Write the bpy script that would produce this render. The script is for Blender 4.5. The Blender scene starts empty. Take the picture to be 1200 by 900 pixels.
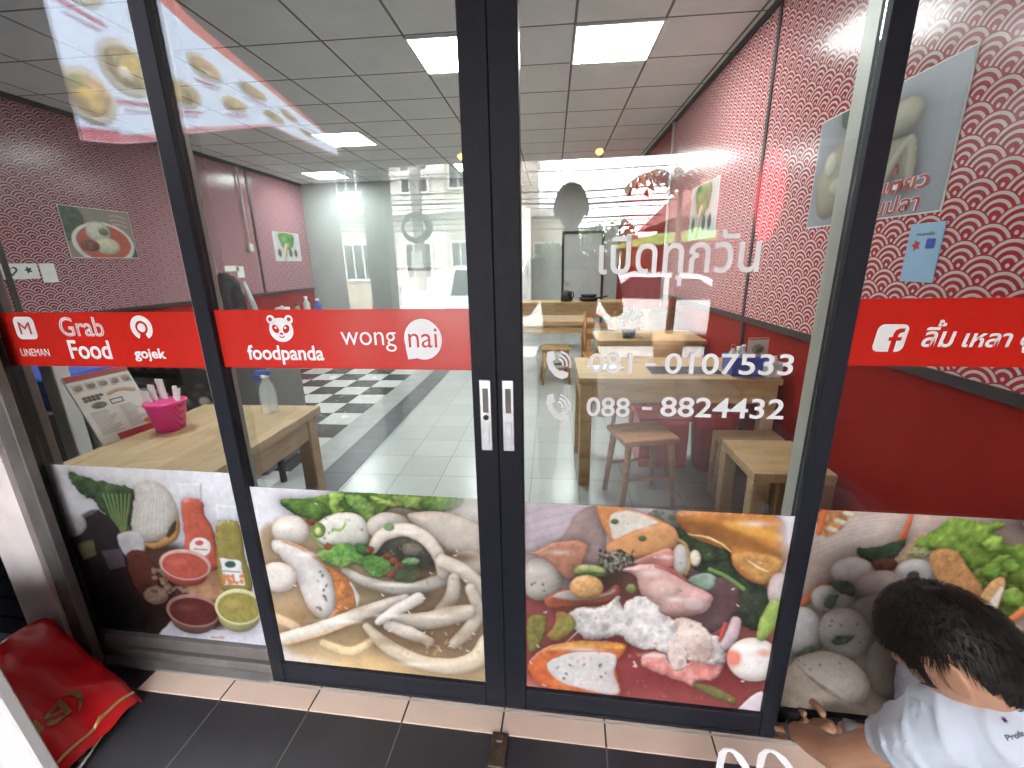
import bpy, bmesh, math, random
import numpy as np
from mathutils import Vector, Matrix
C = bpy.context.scene.collection; SC = bpy.context.scene
R = math.radians
# ---------------------------------------------------------------- camera, sky, sun, exposure
cam = bpy.data.cameras.new('camera'); co = bpy.data.objects.new('camera', cam); C.objects.link(co)
cam.sensor_width = 36; cam.lens = 36 * 505.57 / 1200; cam.clip_start = .02; cam.clip_end = 2000
EYE = 1.45
def cam_matrix(p, y, r):
    cp, sp, cy, sy, cr, sr = math.cos(p), math.sin(p), math.cos(y), math.sin(y), math.cos(r), math.sin(r)
    Ry = np.array([[cy, sy, 0], [-sy, cy, 0], [0, 0, 1]]); B = np.array([[1, 0, 0], [0, 0, -1], [0, 1, 0]])
    P = np.array([[1, 0, 0], [0, cp, -sp], [0, sp, cp]]); Rr = np.array([[cr, -sr, 0], [sr, cr, 0], [0, 0, 1]])
    return Rr @ P @ B @ Ry
M_ = cam_matrix(.27429, .094068, -.018864)
co.matrix_world = Matrix(((M_[0][0], -M_[1][0], -M_[2][0], 0), (M_[0][1], -M_[1][1], -M_[2][1], 0), (M_[0][2], -M_[1][2], -M_[2][2], EYE), (0, 0, 0, 1)))
SC.camera = co
SUN_EL, SUN_AZ = 55, 335                       # degrees; azimuth the light comes from, clockwise from +Y
w = bpy.data.worlds.new('World'); SC.world = w; w.use_nodes = True
nt = w.node_tree; bg = nt.nodes['Background']
sky = nt.nodes.new('ShaderNodeTexSky'); sky.sky_type = 'NISHITA'; sky.sun_disc = False
sky.sun_elevation = R(SUN_EL); sky.sun_rotation = R(SUN_AZ); sky.air_density = 1.5; sky.dust_density = 3
tc = nt.nodes.new('ShaderNodeTexCoord'); cn = nt.nodes.new('ShaderNodeTexNoise'); cn.inputs['Scale'].default_value = 3.5; cn.inputs['Detail'].default_value = 5
mp = nt.nodes.new('ShaderNodeMapping'); mp.inputs['Scale'].default_value = (1, 1, 3)
cr = nt.nodes.new('ShaderNodeValToRGB'); cr.color_ramp.elements[0].color = (7.5, 7.8, 8.2, 1); cr.color_ramp.elements[1].color = (11, 11, 11, 1); cr.color_ramp.elements[0].position = .35; cr.color_ramp.elements[1].position = .65
mx = nt.nodes.new('ShaderNodeMix'); mx.data_type = 'RGBA'; mx.inputs[0].default_value = .85
L = nt.links.new
L(tc.outputs['Generated'], mp.inputs[0]); L(mp.outputs[0], cn.inputs['Vector']); L(cn.outputs[0], cr.inputs[0])
L(sky.outputs[0], mx.inputs[6]); L(cr.outputs[0], mx.inputs[7]); L(mx.outputs[2], bg.inputs[0]); bg.inputs[1].default_value = .137
sd = bpy.data.lights.new('sun', 'SUN'); sd.energy = 1.5; sd.angle = R(14); sd.color = (1, .96, .9)
so = bpy.data.objects.new('sun', sd); C.objects.link(so)
so.rotation_euler = (R(90 - SUN_EL), 0, R(180 - SUN_AZ))
SC.view_settings.view_transform = 'Standard'; SC.view_settings.look = 'None'; SC.view_settings.gamma = 1; SC.view_settings.use_curve_mapping = False
SC.view_settings.exposure = 3.9
PANEL = 3.0                                     # emission of the ceiling light panels
try:
    SC.cycles.use_denoising = True; SC.cycles.denoiser = 'OPENIMAGEDENOISE'; SC.cycles.denoising_prefilter = 'FAST'
    SC.cycles.max_bounces = 10; SC.cycles.transparent_max_bounces = 24; SC.cycles.sample_clamp_indirect = 4
    SC.cycles.caustics_reflective = False; SC.cycles.caustics_refractive = False
except Exception: pass
# ---------------------------------------------------------------- helpers
FA = R(-2.3); FC, FS = math.cos(FA), math.sin(FA)
def W(s, d, z=0): return (s * FC - d * FS, 1.07 + s * FS + d * FC, z)      # shop-front frame: s along the front, d inwards, z up
class MB:
    def __init__(s): s.b = bmesh.new()
    def box(s, x0, x1, y0, y1, z0, z1, bev=0, seg=1):
        r = bmesh.ops.create_cube(s.b, size=1); v = r['verts']
        for q in v: q.co = Vector(((x0 + x1) / 2 + q.co.x * (x1 - x0), (y0 + y1) / 2 + q.co.y * (y1 - y0), (z0 + z1) / 2 + q.co.z * (z1 - z0)))
        if bev:
            e = {e for q in v for e in q.link_edges}; bmesh.ops.bevel(s.b, geom=list(e), offset=bev, segments=seg, affect='EDGES', profile=.6)
        return s
    def tube(s, pts, r, n=8, cap=True):
        pts = [Vector(p) for p in pts]; rs = r if hasattr(r, '__len__') else [r] * len(pts); rings = []; up = None
        for i, p in enumerate(pts):
            t = (pts[min(i + 1, len(pts) - 1)] - pts[max(i - 1, 0)]).normalized()
            a = t.cross(Vector((0, 0, 1)) if abs(t.z) < .9 else Vector((1, 0, 0))).normalized() if up is None else (up - t * up.dot(t)).normalized()
            up = a; b = t.cross(a)
            rings.append([s.b.verts.new(p + (a * math.cos(k * 2 * math.pi / n) + b * math.sin(k * 2 * math.pi / n)) * rs[i]) for k in range(n)])
        for A, B in zip(rings, rings[1:]):
            for k in range(n): s.b.faces.new((A[k], A[(k + 1) % n], B[(k + 1) % n], B[k])).smooth = True
        if cap:
            s.b.faces.new(rings[0][::-1]); s.b.faces.new(rings[-1])
        return s
    def lathe(s, prof, cx=0, cy=0, n=20):
        rings = [[s.b.verts.new((cx + r * math.cos(k * 2 * math.pi / n), cy + r * math.sin(k * 2 * math.pi / n), z)) for k in range(n)] for r, z in prof]
        for A, B in zip(rings, rings[1:]):
            for k in range(n): s.b.faces.new((A[k], A[(k + 1) % n], B[(k + 1) % n], B[k])).smooth = True
        s.b.faces.new(rings[0][::-1]); s.b.faces.new(rings[-1]); return s
    def prism(s, pts, axis, a, b):                      # polygon (two coordinates) extruded along an axis
        def P(u, v, t): return {'x': (t, u, v), 'y': (u, t, v), 'z': (u, v, t)}[axis]
        A = [s.b.verts.new(P(u, v, a)) for u, v in pts]; B = [s.b.verts.new(P(u, v, b)) for u, v in pts]; n = len(pts)
        s.b.faces.new(A); s.b.faces.new(B[::-1])
        for k in range(n): s.b.faces.new((A[k], B[k], B[(k + 1) % n], A[(k + 1) % n]))
        return s
    def ell(s, c, r, rot=None, u=16, v=10, noise=0, seed=1):
        q = bmesh.ops.create_uvsphere(s.b, u_segments=u, v_segments=v, radius=1)['verts']; g = random.Random(seed)
        for x in q:
            k = 1 + noise * g.uniform(-1, 1); p = Vector((x.co.x * r[0] * k, x.co.y * r[1] * k, x.co.z * r[2] * k))
            x.co = (rot @ p if rot else p) + Vector(c)
        for f in {f for x in q for f in x.link_faces}: f.smooth = True
        return s
    def quad(s, *p): s.b.faces.new([s.b.verts.new(q) for q in p]); return s
    def mesh(s, name):
        bmesh.ops.recalc_face_normals(s.b, faces=s.b.faces); m = bpy.data.meshes.new(name); s.b.to_mesh(m); s.b.free(); return m
def put(name, mb, mat, parent=None, loc=None, rz=0):
    m = mb.mesh(name) if isinstance(mb, MB) else mb
    o = bpy.data.objects.new(name, m); C.objects.link(o)
    if mat: m.materials.clear(); m.materials.append(mat)
    if parent: o.parent = parent
    if loc: o.location = loc
    if rz: o.rotation_euler = (0, 0, rz)
    return o
def tag(o, label, cat, group=None):
    o['label'] = label; o['category'] = cat
    if group: o['group'] = group
    return o
def thing(name, label, cat, loc=(0, 0, 0), rz=0, group=None):
    o = bpy.data.objects.new(name, None); C.objects.link(o); o.location = loc; o.rotation_euler = (0, 0, rz); o.empty_display_size = .1
    return tag(o, label, cat, group)
def struct(o): o['kind'] = 'structure'; return o
def kids(o): return [c for c in bpy.data.objects if c.parent == o]
def dup(root, loc, rz, label, group=None):
    r = root.copy(); C.objects.link(r); r.location = loc; r.rotation_euler = (0, 0, rz); tag(r, label, root['category'], group)
    for ch in kids(root):
        c = ch.copy(); C.objects.link(c); c.parent = r
        for g in kids(ch): d = g.copy(); C.objects.link(d); d.parent = c
    return r
# ---------------------------------------------------------------- materials
class N:
    def __init__(s, name):
        s.m = bpy.data.materials.new(name); s.m.use_nodes = True; s.t = s.m.node_tree; s.p = s.t.nodes['Principled BSDF']; s.out = s.t.nodes['Material Output']
    def n(s, typ, **kw):
        q = s.t.nodes.new(typ)
        for k, v in kw.items(): setattr(q, k, v)
        return q
    def l(s, a, b): s.t.links.new(a, b)
    def v(s, x, i):
        if hasattr(x, 'is_output'): s.l(x, i)
        else: i.default_value = x
    def ma(s, op, a, b=0.0, c=0.0):
        q = s.n('ShaderNodeMath', operation=op); s.v(a, q.inputs[0]); s.v(b, q.inputs[1])
        if op in ('MULTIPLY_ADD', 'COMPARE'): s.v(c, q.inputs[2])
        return q.outputs[0]
    def mix(s, f, a, b):
        q = s.n('ShaderNodeMix', data_type='RGBA'); s.v(f, q.inputs[0]); s.v(a if hasattr(a, 'is_output') else (*a, 1), q.inputs[6]); s.v(b if hasattr(b, 'is_output') else (*b, 1), q.inputs[7]); return q.outputs[2]
    def coord(s, kind='Object', scale=(1, 1, 1)):
        t = s.n('ShaderNodeTexCoord'); m = s.n('ShaderNodeMapping'); m.inputs['Scale'].default_value = scale; s.l(t.outputs[kind], m.inputs[0]); return m.outputs[0]
    def noise(s, vec, scale, detail=3, rough=.55):
        q = s.n('ShaderNodeTexNoise'); q.inputs['Scale'].default_value = scale; q.inputs['Detail'].default_value = detail; q.inputs['Roughness'].default_value = rough; s.l(vec, q.inputs['Vector']); return q.outputs['Fac']
    def ramp(s, f, stops, const=False):
        q = s.n('ShaderNodeValToRGB'); e = q.color_ramp.elements
        if const: q.color_ramp.interpolation = 'CONSTANT'
        while len(e) < len(stops): e.new(.5)
        for k, (p, c) in zip(e, stops): k.position = p; k.color = (*c, 1)
        s.l(f, q.inputs[0]); return q.outputs[0]
    def bump(s, h, k, dist=.01):
        q = s.n('ShaderNodeBump'); q.inputs['Strength'].default_value = k; q.inputs['Distance'].default_value = dist; s.l(h, q.inputs['Height']); s.l(q.outputs[0], s.p.inputs['Normal'])
    def set(s, rough=.5, metal=0, spec=.5, **k):
        s.p.inputs['Roughness'].default_value = rough; s.p.inputs['Metallic'].default_value = metal; s.p.inputs['Specular IOR Level'].default_value = spec
        return s
def plain(name, col, rough=.5, metal=0, var=.12, scale=9, bump=.0, spec=.5, bs=60, kind='Object'):
    n = N(name); n.set(rough, metal, spec); vec = n.coord(kind)
    f = n.noise(vec, scale, 5); d = tuple(max(0, c * (1 - var)) for c in col); h = tuple(min(1, c * (1 + var)) for c in col)
    n.l(n.ramp(f, [(.3, d), (.7, h)]), n.p.inputs['Base Color'])
    r = n.ma('MULTIPLY_ADD', n.noise(vec, scale * 2.3, 3), .25 * rough, rough * .875); n.l(r, n.p.inputs['Roughness'])
    if bump: n.bump(n.noise(vec, bs, 4), bump)
    return n.m
def emit(name, col, k):
    n = N(name); e = n.n('ShaderNodeEmission'); e.inputs[0].default_value = (*col, 1); e.inputs[1].default_value = k; n.l(e.outputs[0], n.out.inputs[0]); return n.m
def glass(name, tint, wob=.0045):
    n = N(name); n.t.nodes.remove(n.p)
    g = n.n('ShaderNodeNewGeometry'); ior = n.ma('MULTIPLY_ADD', g.outputs['Backfacing'], 1 / 1.64 - 1.64, 1.64)
    vec = n.coord('Object', (1, 1, .45)); b = n.n('ShaderNodeBump'); b.inputs['Strength'].default_value = .35; b.inputs['Distance'].default_value = wob
    n.l(n.noise(vec, 3.2, 1, .3), b.inputs['Height'])
    fr = n.n('ShaderNodeFresnel'); n.l(ior, fr.inputs['IOR'])
    tr = n.n('ShaderNodeBsdfTransparent'); tr.inputs[0].default_value = (*tint, 1); gl = n.n('ShaderNodeBsdfGlossy'); gl.inputs['Roughness'].default_value = .0; n.l(b.outputs[0], gl.inputs['Normal'])
    mxs = n.n('ShaderNodeMixShader'); n.l(fr.outputs[0], mxs.inputs[0]); n.l(tr.outputs[0], mxs.inputs[1]); n.l(gl.outputs[0], mxs.inputs[2]); n.l(mxs.outputs[0], n.out.inputs[0])
    return n.m
def waves(name, Rr, red, white, axis='y'):
    """overlapping wave scales: three pale arcs and a dot on red, rows half overlapped"""
    n = N(name); n.set(.2, 0, .22); vec = n.coord(); sp = n.n('ShaderNodeSeparateXYZ'); n.l(vec, sp.inputs[0])
    x = n.ma('DIVIDE', sp.outputs['Y' if axis == 'y' else 'X'], Rr); y = n.ma('DIVIDE', sp.outputs['Z'], Rr); h = .58
    m = n.ma('FLOOR', n.ma('DIVIDE', y, h)); yl = n.ma('SUBTRACT', y, n.ma('MULTIPLY', m, h))
    def dist(k):
        row = n.ma('ADD', m, float(k)); off = n.ma('MULTIPLY', n.ma('ABSOLUTE', n.ma('MODULO', row, 2.0)), 1.0)
        xx = n.ma('ADD', x, off); fx = n.ma('SUBTRACT', n.ma('MULTIPLY', n.ma('FRACT', n.ma('MULTIPLY', xx, .5)), 2.0), 1.0)
        dy = n.ma('SUBTRACT', yl, k * h); return n.ma('SQRT', n.ma('ADD', n.ma('MULTIPLY', fx, fx), n.ma('MULTIPLY', dy, dy)))
    a, b, c = dist(-1), dist(0), dist(1)
    sel = lambda d, e: n.ma('ADD', n.ma('MULTIPLY', n.ma('LESS_THAN', d, 1.0), d), n.ma('MULTIPLY', n.ma('GREATER_THAN', d, .99999), e))
    t = sel(a, sel(b, c))
    r, q = red, white
    col = n.ramp(t, [(0, q), (.08, r), (.27, q), (.385, r), (.545, q), (.67, r), (.82, q), (.945, r)], True)
    f = n.noise(vec, 1.4, 4); dirt = n.mix(n.ma('MULTIPLY', f, .25), col, (.30, .16, .16)); n.l(dirt, n.p.inputs['Base Color'])
    n.bump(n.noise(vec, 14, 2), .05, .02); return n.m
def grid_floor(name, c1, c2, size, grout, gw, rough, ox=0, oy=0, check=False, var=.08):
    n = N(name); n.set(rough); vec = n.coord(); sp = n.n('ShaderNodeSeparateXYZ'); n.l(vec, sp.inputs[0])
    X = n.ma('DIVIDE', n.ma('SUBTRACT', sp.outputs['X'], ox), size); Y = n.ma('DIVIDE', n.ma('SUBTRACT', sp.outputs['Y'], oy), size)
    fx, fy = n.ma('FRACT', X), n.ma('FRACT', Y)
    edge = n.ma('MINIMUM', n.ma('MINIMUM', fx, n.ma('SUBTRACT', 1.0, fx)), n.ma('MINIMUM', fy, n.ma('SUBTRACT', 1.0, fy)))
    g = n.ma('LESS_THAN', edge, gw / size / 2)
    ix, iy = n.ma('FLOOR', X), n.ma('FLOOR', Y)
    cmb = n.n('ShaderNodeCombineXYZ'); n.l(ix, cmb.inputs[0]); n.l(iy, cmb.inputs[1]); wn = n.n('ShaderNodeTexWhiteNoise'); n.l(cmb.outputs[0], wn.inputs['Vector'])
    if check: f = n.ma('ABSOLUTE', n.ma('MODULO', n.ma('ADD', ix, iy), 2.0)); base = n.mix(f, c1, c2)
    else: base = n.mix(wn.outputs[0], c1, c2)
    nz = n.noise(vec, 6, 5); base = n.mix(n.ma('MULTIPLY', nz, var * 2), base, tuple(.4 * x for x in c1))
    col = n.mix(g, base, grout); n.l(col, n.p.inputs['Base Color'])
    n.l(n.ma('MULTIPLY_ADD', g, .4, n.ma('MULTIPLY_ADD', nz, .2, rough - .1)), n.p.inputs['Roughness'])
    n.bump(n.ma('SUBTRACT', n.ma('MULTIPLY', n.noise(vec, 5, 2), .15), g), .25, .004); return n.m
def wood(name, a, b, c, axis=0, rough=.42, plank=.09):
    n = N(name); n.set(rough); sc = [7, 7, 7]; sc[axis] = .9; vec = n.coord('Object', tuple(sc))
    o = n.coord(); sp = n.n('ShaderNodeSeparateXYZ'); n.l(o, sp.inputs[0]); k = n.ma('FLOOR', n.ma('DIVIDE', sp.outputs['Y' if axis == 0 else 'X'], plank))
    wn = n.n('ShaderNodeTexWhiteNoise', noise_dimensions='1D'); n.l(k, wn.inputs['W'])
    kk = n.ma('FLOOR', n.ma('ADD', n.ma('DIVIDE', sp.outputs['X' if axis == 0 else 'Y'], .42), n.ma('MULTIPLY', wn.outputs[0], 7.0)))
    w2 = n.n('ShaderNodeTexWhiteNoise', noise_dimensions='2D'); cb = n.n('ShaderNodeCombineXYZ'); n.l(k, cb.inputs[0]); n.l(kk, cb.inputs[1]); n.l(cb.outputs[0], w2.inputs['Vector'])
    q = n.n('ShaderNodeTexNoise'); q.inputs['Scale'].default_value = 3.4; q.inputs['Detail'].default_value = 6; q.inputs['Distortion'].default_value = .6; q.noise_dimensions = '4D'; n.l(vec, q.inputs['Vector']); n.l(n.ma('MULTIPLY', w2.outputs[0], 9.0), q.inputs['W'])
    col = n.ramp(q.outputs['Fac'], [(.28, c), (.42, a), (.62, b), (.8, a)]); col = n.mix(n.ma('MULTIPLY', w2.outputs[0], .45), col, c)
    n.l(col, n.p.inputs['Base Color']); n.bump(q.outputs['Fac'], .12, .003); return n.m
def printed(name, rough=.3, attr='ink'):
    n = N(name); n.set(rough, 0, .4); a = n.n('ShaderNodeAttribute', attribute_name=attr); n.l(a.outputs['Color'], n.p.inputs['Base Color']); return n.m
M = dict(
    dark=plain('charcoal_powder_coat', (.013, .0145, .022), .55, 0, .15, 30, 0, .22), rail=plain('dark_rail', (.013, .014, .018), .55, 0, .25, 14, 0, .22), alu=plain('mill_aluminium', (.42, .41, .40), .42, .65, .14, 12), alubrown=plain('weathered_aluminium', (.17, .155, .15), .5, .3, .22, 8),
    beigepost=plain('beige_aluminium', (.5, .48, .44), .4, .2, .06, 6), steel=plain('brushed_steel', (.6, .6, .6), .32, .9, .1, 40), chrome=plain('chrome', (.7, .7, .7), .15, 1, .05),
    glass=glass('clear_glass', (.965, .985, .978)), red=plain('red_vinyl', (.56, .022, .014), .2, 0, .04, 3, 0), whitev=plain('white_vinyl', (.82, .82, .83), .35, 0, .02), redink=plain('red_ink', (.5, .03, .04), .4), darkink=plain('dark_ink', (.06, .05, .06), .5), greyink=plain('grey_ink', (.4, .4, .42), .5),
    wave=waves('red_wave_wallpaper', .084, (.40, .010, .026), (.70, .54, .54)), wavel=waves('plum_wave_wallpaper', .095, (.21, .02, .04), (.54, .385, .42)),
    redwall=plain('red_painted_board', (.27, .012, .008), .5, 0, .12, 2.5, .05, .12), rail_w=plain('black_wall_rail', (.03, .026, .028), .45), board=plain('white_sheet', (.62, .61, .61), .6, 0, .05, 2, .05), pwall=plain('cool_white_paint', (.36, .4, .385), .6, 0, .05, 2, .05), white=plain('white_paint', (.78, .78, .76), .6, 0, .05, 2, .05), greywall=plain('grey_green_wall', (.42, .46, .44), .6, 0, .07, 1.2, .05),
    door=plain('grey_door', (.44, .47, .46), .5, 0, .05, 2), black=plain('black_paint', (.016, .016, .018), .5), matte=plain('matte_black', (.003, .003, .004), .95, 0, .1, 9, 0, .02), strip=plain('grey_floor_border', (.33, .34, .34), .35, 0, .15, 6), pillar=plain('pinkish_white_render', (.80, .72, .70), .75, 0, .12, 5, .15), concrete=plain('concrete', (.3, .29, .28), .85, 0, .2, 3, .2),
    tile=grid_floor('pale_floor_tiles', (.46, .475, .46), (.41, .425, .41), .317, (.19, .19, .19), .006, .22, .184, .18), chk=grid_floor('chequer_floor_tiles', (.68, .69, .67), (.035, .034, .04), .317, (.2, .2, .2), .004, .25, -1.9, .18, True), band=grid_floor('slate_tile_strip', (.085, .09, .105), (.07, .075, .09), .317, (.05, .05, .055), .005, .35, .184, .18),
    out=grid_floor('dark_porch_tiles', (.036, .036, .044), (.044, .044, .052), .33, (.14, .135, .13), .004, .42, -.15, -.06, False, .3), beige=grid_floor('beige_threshold_tiles', (.84, .65, .53), (.78, .59, .48), .33, (.06, .05, .045), .006, .5, -.15, -.2, False, .12),
    wood=wood('rubberwood_planks', (.48, .32, .16), (.56, .40, .22), (.35, .20, .085)), woody=wood('rubberwood_planks_depthwise', (.47, .33, .18), (.55, .41, .25), (.34, .21, .10), 1), woodr=wood('orange_wood', (.34, .14, .045), (.42, .2, .07), (.25, .09, .03), 0), woodl=plain('pale_wood', (.46, .3, .15), .45, 0, .25, 14),
    pink=plain('pink_plastic', (.72, .03, .22), .3, 0, .06), blue=plain('blue_plastic', (.03, .09, .42), .3, 0, .1), teal=plain('teal_plastic', (.05, .42, .45), .3), clear=plain('cloudy_plastic', (.62, .66, .66), .2, 0, .1), see=None, paper=plain('white_paper', (.8, .8, .78), .6, 0, .04, 20), cloth=plain('black_cloth', (.018, .018, .022), .9, 0, .3, 30, .3),
    greypanel=plain('grey_steel_panel', (.2, .2, .2), .4, .3, .1, 3), brown=plain('brown_card', (.36, .22, .12), .7), redp=plain('red_plastic', (.5, .03, .02), .3, 0, .1), bagred=plain('glossy_red_laminate', (.60, .012, .018), .26, 0, .15, 5, .25, .5, 16), gold=plain('gold_foil', (.5, .33, .13), .4, .4, .15, 14),
    conduit=plain('white_conduit', (.7, .69, .68), .45), lamp=emit('panel_light', (.93, 1, .975), PANEL), warm=emit('warm_bulb', (1, .55, .16), 1.6), redglow=emit('red_oval_emission', (1, .08, .11), .55),
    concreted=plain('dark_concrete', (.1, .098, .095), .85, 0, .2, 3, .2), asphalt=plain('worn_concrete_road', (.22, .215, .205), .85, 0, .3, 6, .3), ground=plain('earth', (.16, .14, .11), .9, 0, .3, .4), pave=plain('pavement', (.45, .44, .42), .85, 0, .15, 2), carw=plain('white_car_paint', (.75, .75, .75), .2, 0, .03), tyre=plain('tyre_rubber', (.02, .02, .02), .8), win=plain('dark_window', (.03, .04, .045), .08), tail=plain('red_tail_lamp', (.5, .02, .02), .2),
    cream=plain('cream_render', (.48, .43, .35), .8, 0, .16, 1.2, .1), pwhite=plain('white_render', (.7, .69, .66), .8, 0, .1, 1), roofr=plain('red_roof_tiles', (.2, .06, .045), .7, 0, .3, 6, .3), brickr=plain('dark_red_boards', (.03, .015, .014), .8, 0, .2, 8, 0, .1), green=plain('lime_canvas', (.2, .36, .09), .7), foliage=plain('foliage', (.06, .1, .035), .6, 0, .5, 3), palm=plain('palm_frond', (.07, .09, .04), .5, 0, .4, 3), bark=plain('bark', (.14, .1, .07), .9, 0, .3, 9),
    skin=plain('tan_skin', (.42, .22, .135), .5, 0, .12, 7, .12, .4, 160), hair=plain('black_hair', (.010, .007, .006), .55, 0, .4, 60, 0, .25), shirt=plain('pale_polo_cotton', (.46, .50, .57), .85, 0, .04, 5, .3, .3, 9), trouser=plain('navy_trousers', (.03, .035, .06), .9, 0, .2, 12), shoe=plain('black_shoe', (.02, .02, .02), .6), purple=plain('purple_thread', (.2, .06, .35), .6), eye=plain('eye_dark', (.03, .02, .02), .2), lip=plain('lip', (.3, .1, .08), .5), tee=plain('dark_tee', (.045, .045, .05), .9), strap=plain('white_strap', (.8, .8, .8), .6, 0, .06), brass=plain('worn_brown_metal', (.1, .07, .05), .55, .5, .4, 30),
    ceil=None, print=printed('printed_vinyl', .26), printwall=printed('printed_paper', .35))
n = N('clear_plastic'); n.set(.12); n.p.inputs['Base Color'].default_value = (.75, .82, .85, 1); n.p.inputs['Alpha'].default_value = .32; M['see'] = n.m
n = N('grey_ceiling_tiles'); n.set(.8); vec = n.coord(); sp = n.n('ShaderNodeSeparateXYZ'); n.l(vec, sp.inputs[0])
fx = n.ma('FRACT', n.ma('DIVIDE', n.ma('SUBTRACT', sp.outputs['X'], .147), .6)); fy = n.ma('FRACT', n.ma('DIVIDE', n.ma('SUBTRACT', sp.outputs['Y'], 3.5), .6))
e = n.ma('MINIMUM', n.ma('MINIMUM', fx, n.ma('SUBTRACT', 1.0, fx)), n.ma('MINIMUM', fy, n.ma('SUBTRACT', 1.0, fy)))
nz = n.noise(vec, 3, 4); base = n.ramp(nz, [(.3, (.74, .83, .86)), (.7, (.80, .89, .92))]); n.l(n.mix(n.ma('LESS_THAN', e, .016), base, (.2, .2, .19)), n.p.inputs['Base Color']); n.bump(n.noise(vec, 90, 2), .1, .002); M['ceil'] = n.m
def pmesh(name, P, wdt, hgt, thick=.0):
    """flat sheet of coloured points, width along x, height along z, origin at its lower left"""
    nx, ny = P.nx, P.ny; u, v = np.meshgrid(np.linspace(0, wdt, nx), np.linspace(hgt, 0, ny))
    co_ = np.zeros((nx * ny, 3)); co_[:, 0] = u.ravel(); co_[:, 2] = v.ravel()
    i = (np.arange(ny - 1)[:, None] * nx + np.arange(nx - 1)[None]).ravel(); F = np.stack([i, i + nx, i + nx + 1, i + 1], 1)
    m = bpy.data.meshes.new(name); m.vertices.add(nx * ny); m.vertices.foreach_set('co', co_.ravel()); m.loops.add(F.size); m.loops.foreach_set('vertex_index', F.ravel().astype(np.int32))
    m.polygons.add(len(F)); m.polygons.foreach_set('loop_start', np.arange(0, F.size, 4, dtype=np.int32)); m.polygons.foreach_set('loop_total', np.full(len(F), 4, np.int32)); m.update(calc_edges=True)
    a = m.color_attributes.new('ink', 'FLOAT_COLOR', 'POINT'); c = np.ones((nx * ny, 4), np.float32); c[:, :3] = np.clip(P.C, 0, 1).reshape(-1, 3); a.data.foreach_set('color', c.ravel()); return m
def text_mesh(t, x0, z0, x1, z1, off=.0, shear=0, y=0, ext=.0004, name='lettering'):
    c = bpy.data.curves.new('t', 'FONT'); c.body = t; c.offset = off; c.shear = shear; c.extrude = .004; c.resolution_u = 5
    o = bpy.data.objects.new('t', c); C.objects.link(o); bpy.context.view_layer.update()
    m = bpy.data.meshes.new_from_object(o.evaluated_get(bpy.context.evaluated_depsgraph_get())); bpy.data.objects.remove(o); bpy.data.curves.remove(c); m.name = name; m.materials.clear()
    v = np.empty(len(m.vertices) * 3); m.vertices.foreach_get('co', v); v = v.reshape(-1, 3); a, b = v.min(0), v.max(0); o2 = np.empty_like(v)
    o2[:, 0] = x0 + (v[:, 0] - a[0]) / (b[0] - a[0]) * (x1 - x0); o2[:, 2] = z0 + (v[:, 1] - a[1]) / (b[1] - a[1]) * (z1 - z0); o2[:, 1] = y - (v[:, 2] - a[2]) / max(1e-6, b[2] - a[2]) * ext
    m.vertices.foreach_set('co', o2.ravel()); m.update(); return m
def shape_mesh(loops, y=0, ext=.0004, name='logo'):
    """filled flat shapes with holes in the x,z plane"""
    c = bpy.data.curves.new('s', 'CURVE'); c.dimensions = '2D'; c.fill_mode = 'BOTH'; c.extrude = ext
    for lp in loops:
        s = c.splines.new('POLY'); s.points.add(len(lp) - 1); s.use_cyclic_u = True
        for p, (x, z) in zip(s.points, lp): p.co = (x, z, 0, 1)
    o = bpy.data.objects.new('s', c); C.objects.link(o); bpy.context.view_layer.update()
    m = bpy.data.meshes.new_from_object(o.evaluated_get(bpy.context.evaluated_depsgraph_get())); bpy.data.objects.remove(o); bpy.data.curves.remove(c); m.name = name; m.materials.clear()
    for v in m.vertices: v.co = Vector((v.co.x, y - v.co.z, v.co.y))
    m.update(); return m
def circ(cx, cz, r, rz=None, n=28, a0=0, a1=360): 
    rz = rz or r; return [(cx + r * math.cos(R(a0 + (a1 - a0) * k / n)), cz + rz * math.sin(R(a0 + (a1 - a0) * k / n))) for k in range(n + (a1 - a0 != 360))]
def rrect(x0, z0, x1, z1, r, n=5):
    o = []
    for cx, cz, a in ((x1 - r, z1 - r, 0), (x0 + r, z1 - r, 90), (x0 + r, z0 + r, 180), (x1 - r, z0 + r, 270)): o += [(cx + r * math.cos(R(a + 90 * k / n)), cz + r * math.sin(R(a + 90 * k / n))) for k in range(n + 1)]
    return o
def arcband(cx, cz, r0, r1, a0, a1, n=16): return circ(cx, cz, r1, None, n, a0, a1) + circ(cx, cz, r0, None, n, a0, a1)[::-1]
# painter
# ---------------------------------------------------------------- printed pictures (painted with numpy into colour attributes)
def lin(c):
    c = np.asarray(c, float) / 255.0
    return np.where(c <= .04045, c / 12.92, ((c + .055) / 1.055) ** 2.4)
def sstep(a, b, x):
    t = np.clip((x - a) / (b - a), 0, 1); return t * t * (3 - 2 * t)
def vnoise(X, Y, seed):
    xi = np.floor(X).astype(np.int64); yi = np.floor(Y).astype(np.int64)
    fx = X - xi; fy = Y - yi; fx = fx * fx * (3 - 2 * fx); fy = fy * fy * (3 - 2 * fy)
    def h(a, b):
        n = (a * 374761393 + b * 668265263 + seed * 982451653) & 0x7fffffff
        n = ((n ^ (n >> 13)) * 1274126177) & 0x7fffffff
        return ((n ^ (n >> 16)) & 0xffff) / 65535.0
    return (h(xi, yi) * (1 - fx) + h(xi + 1, yi) * fx) * (1 - fy) + (h(xi, yi + 1) * (1 - fx) + h(xi + 1, yi + 1) * fx) * fy
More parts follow.
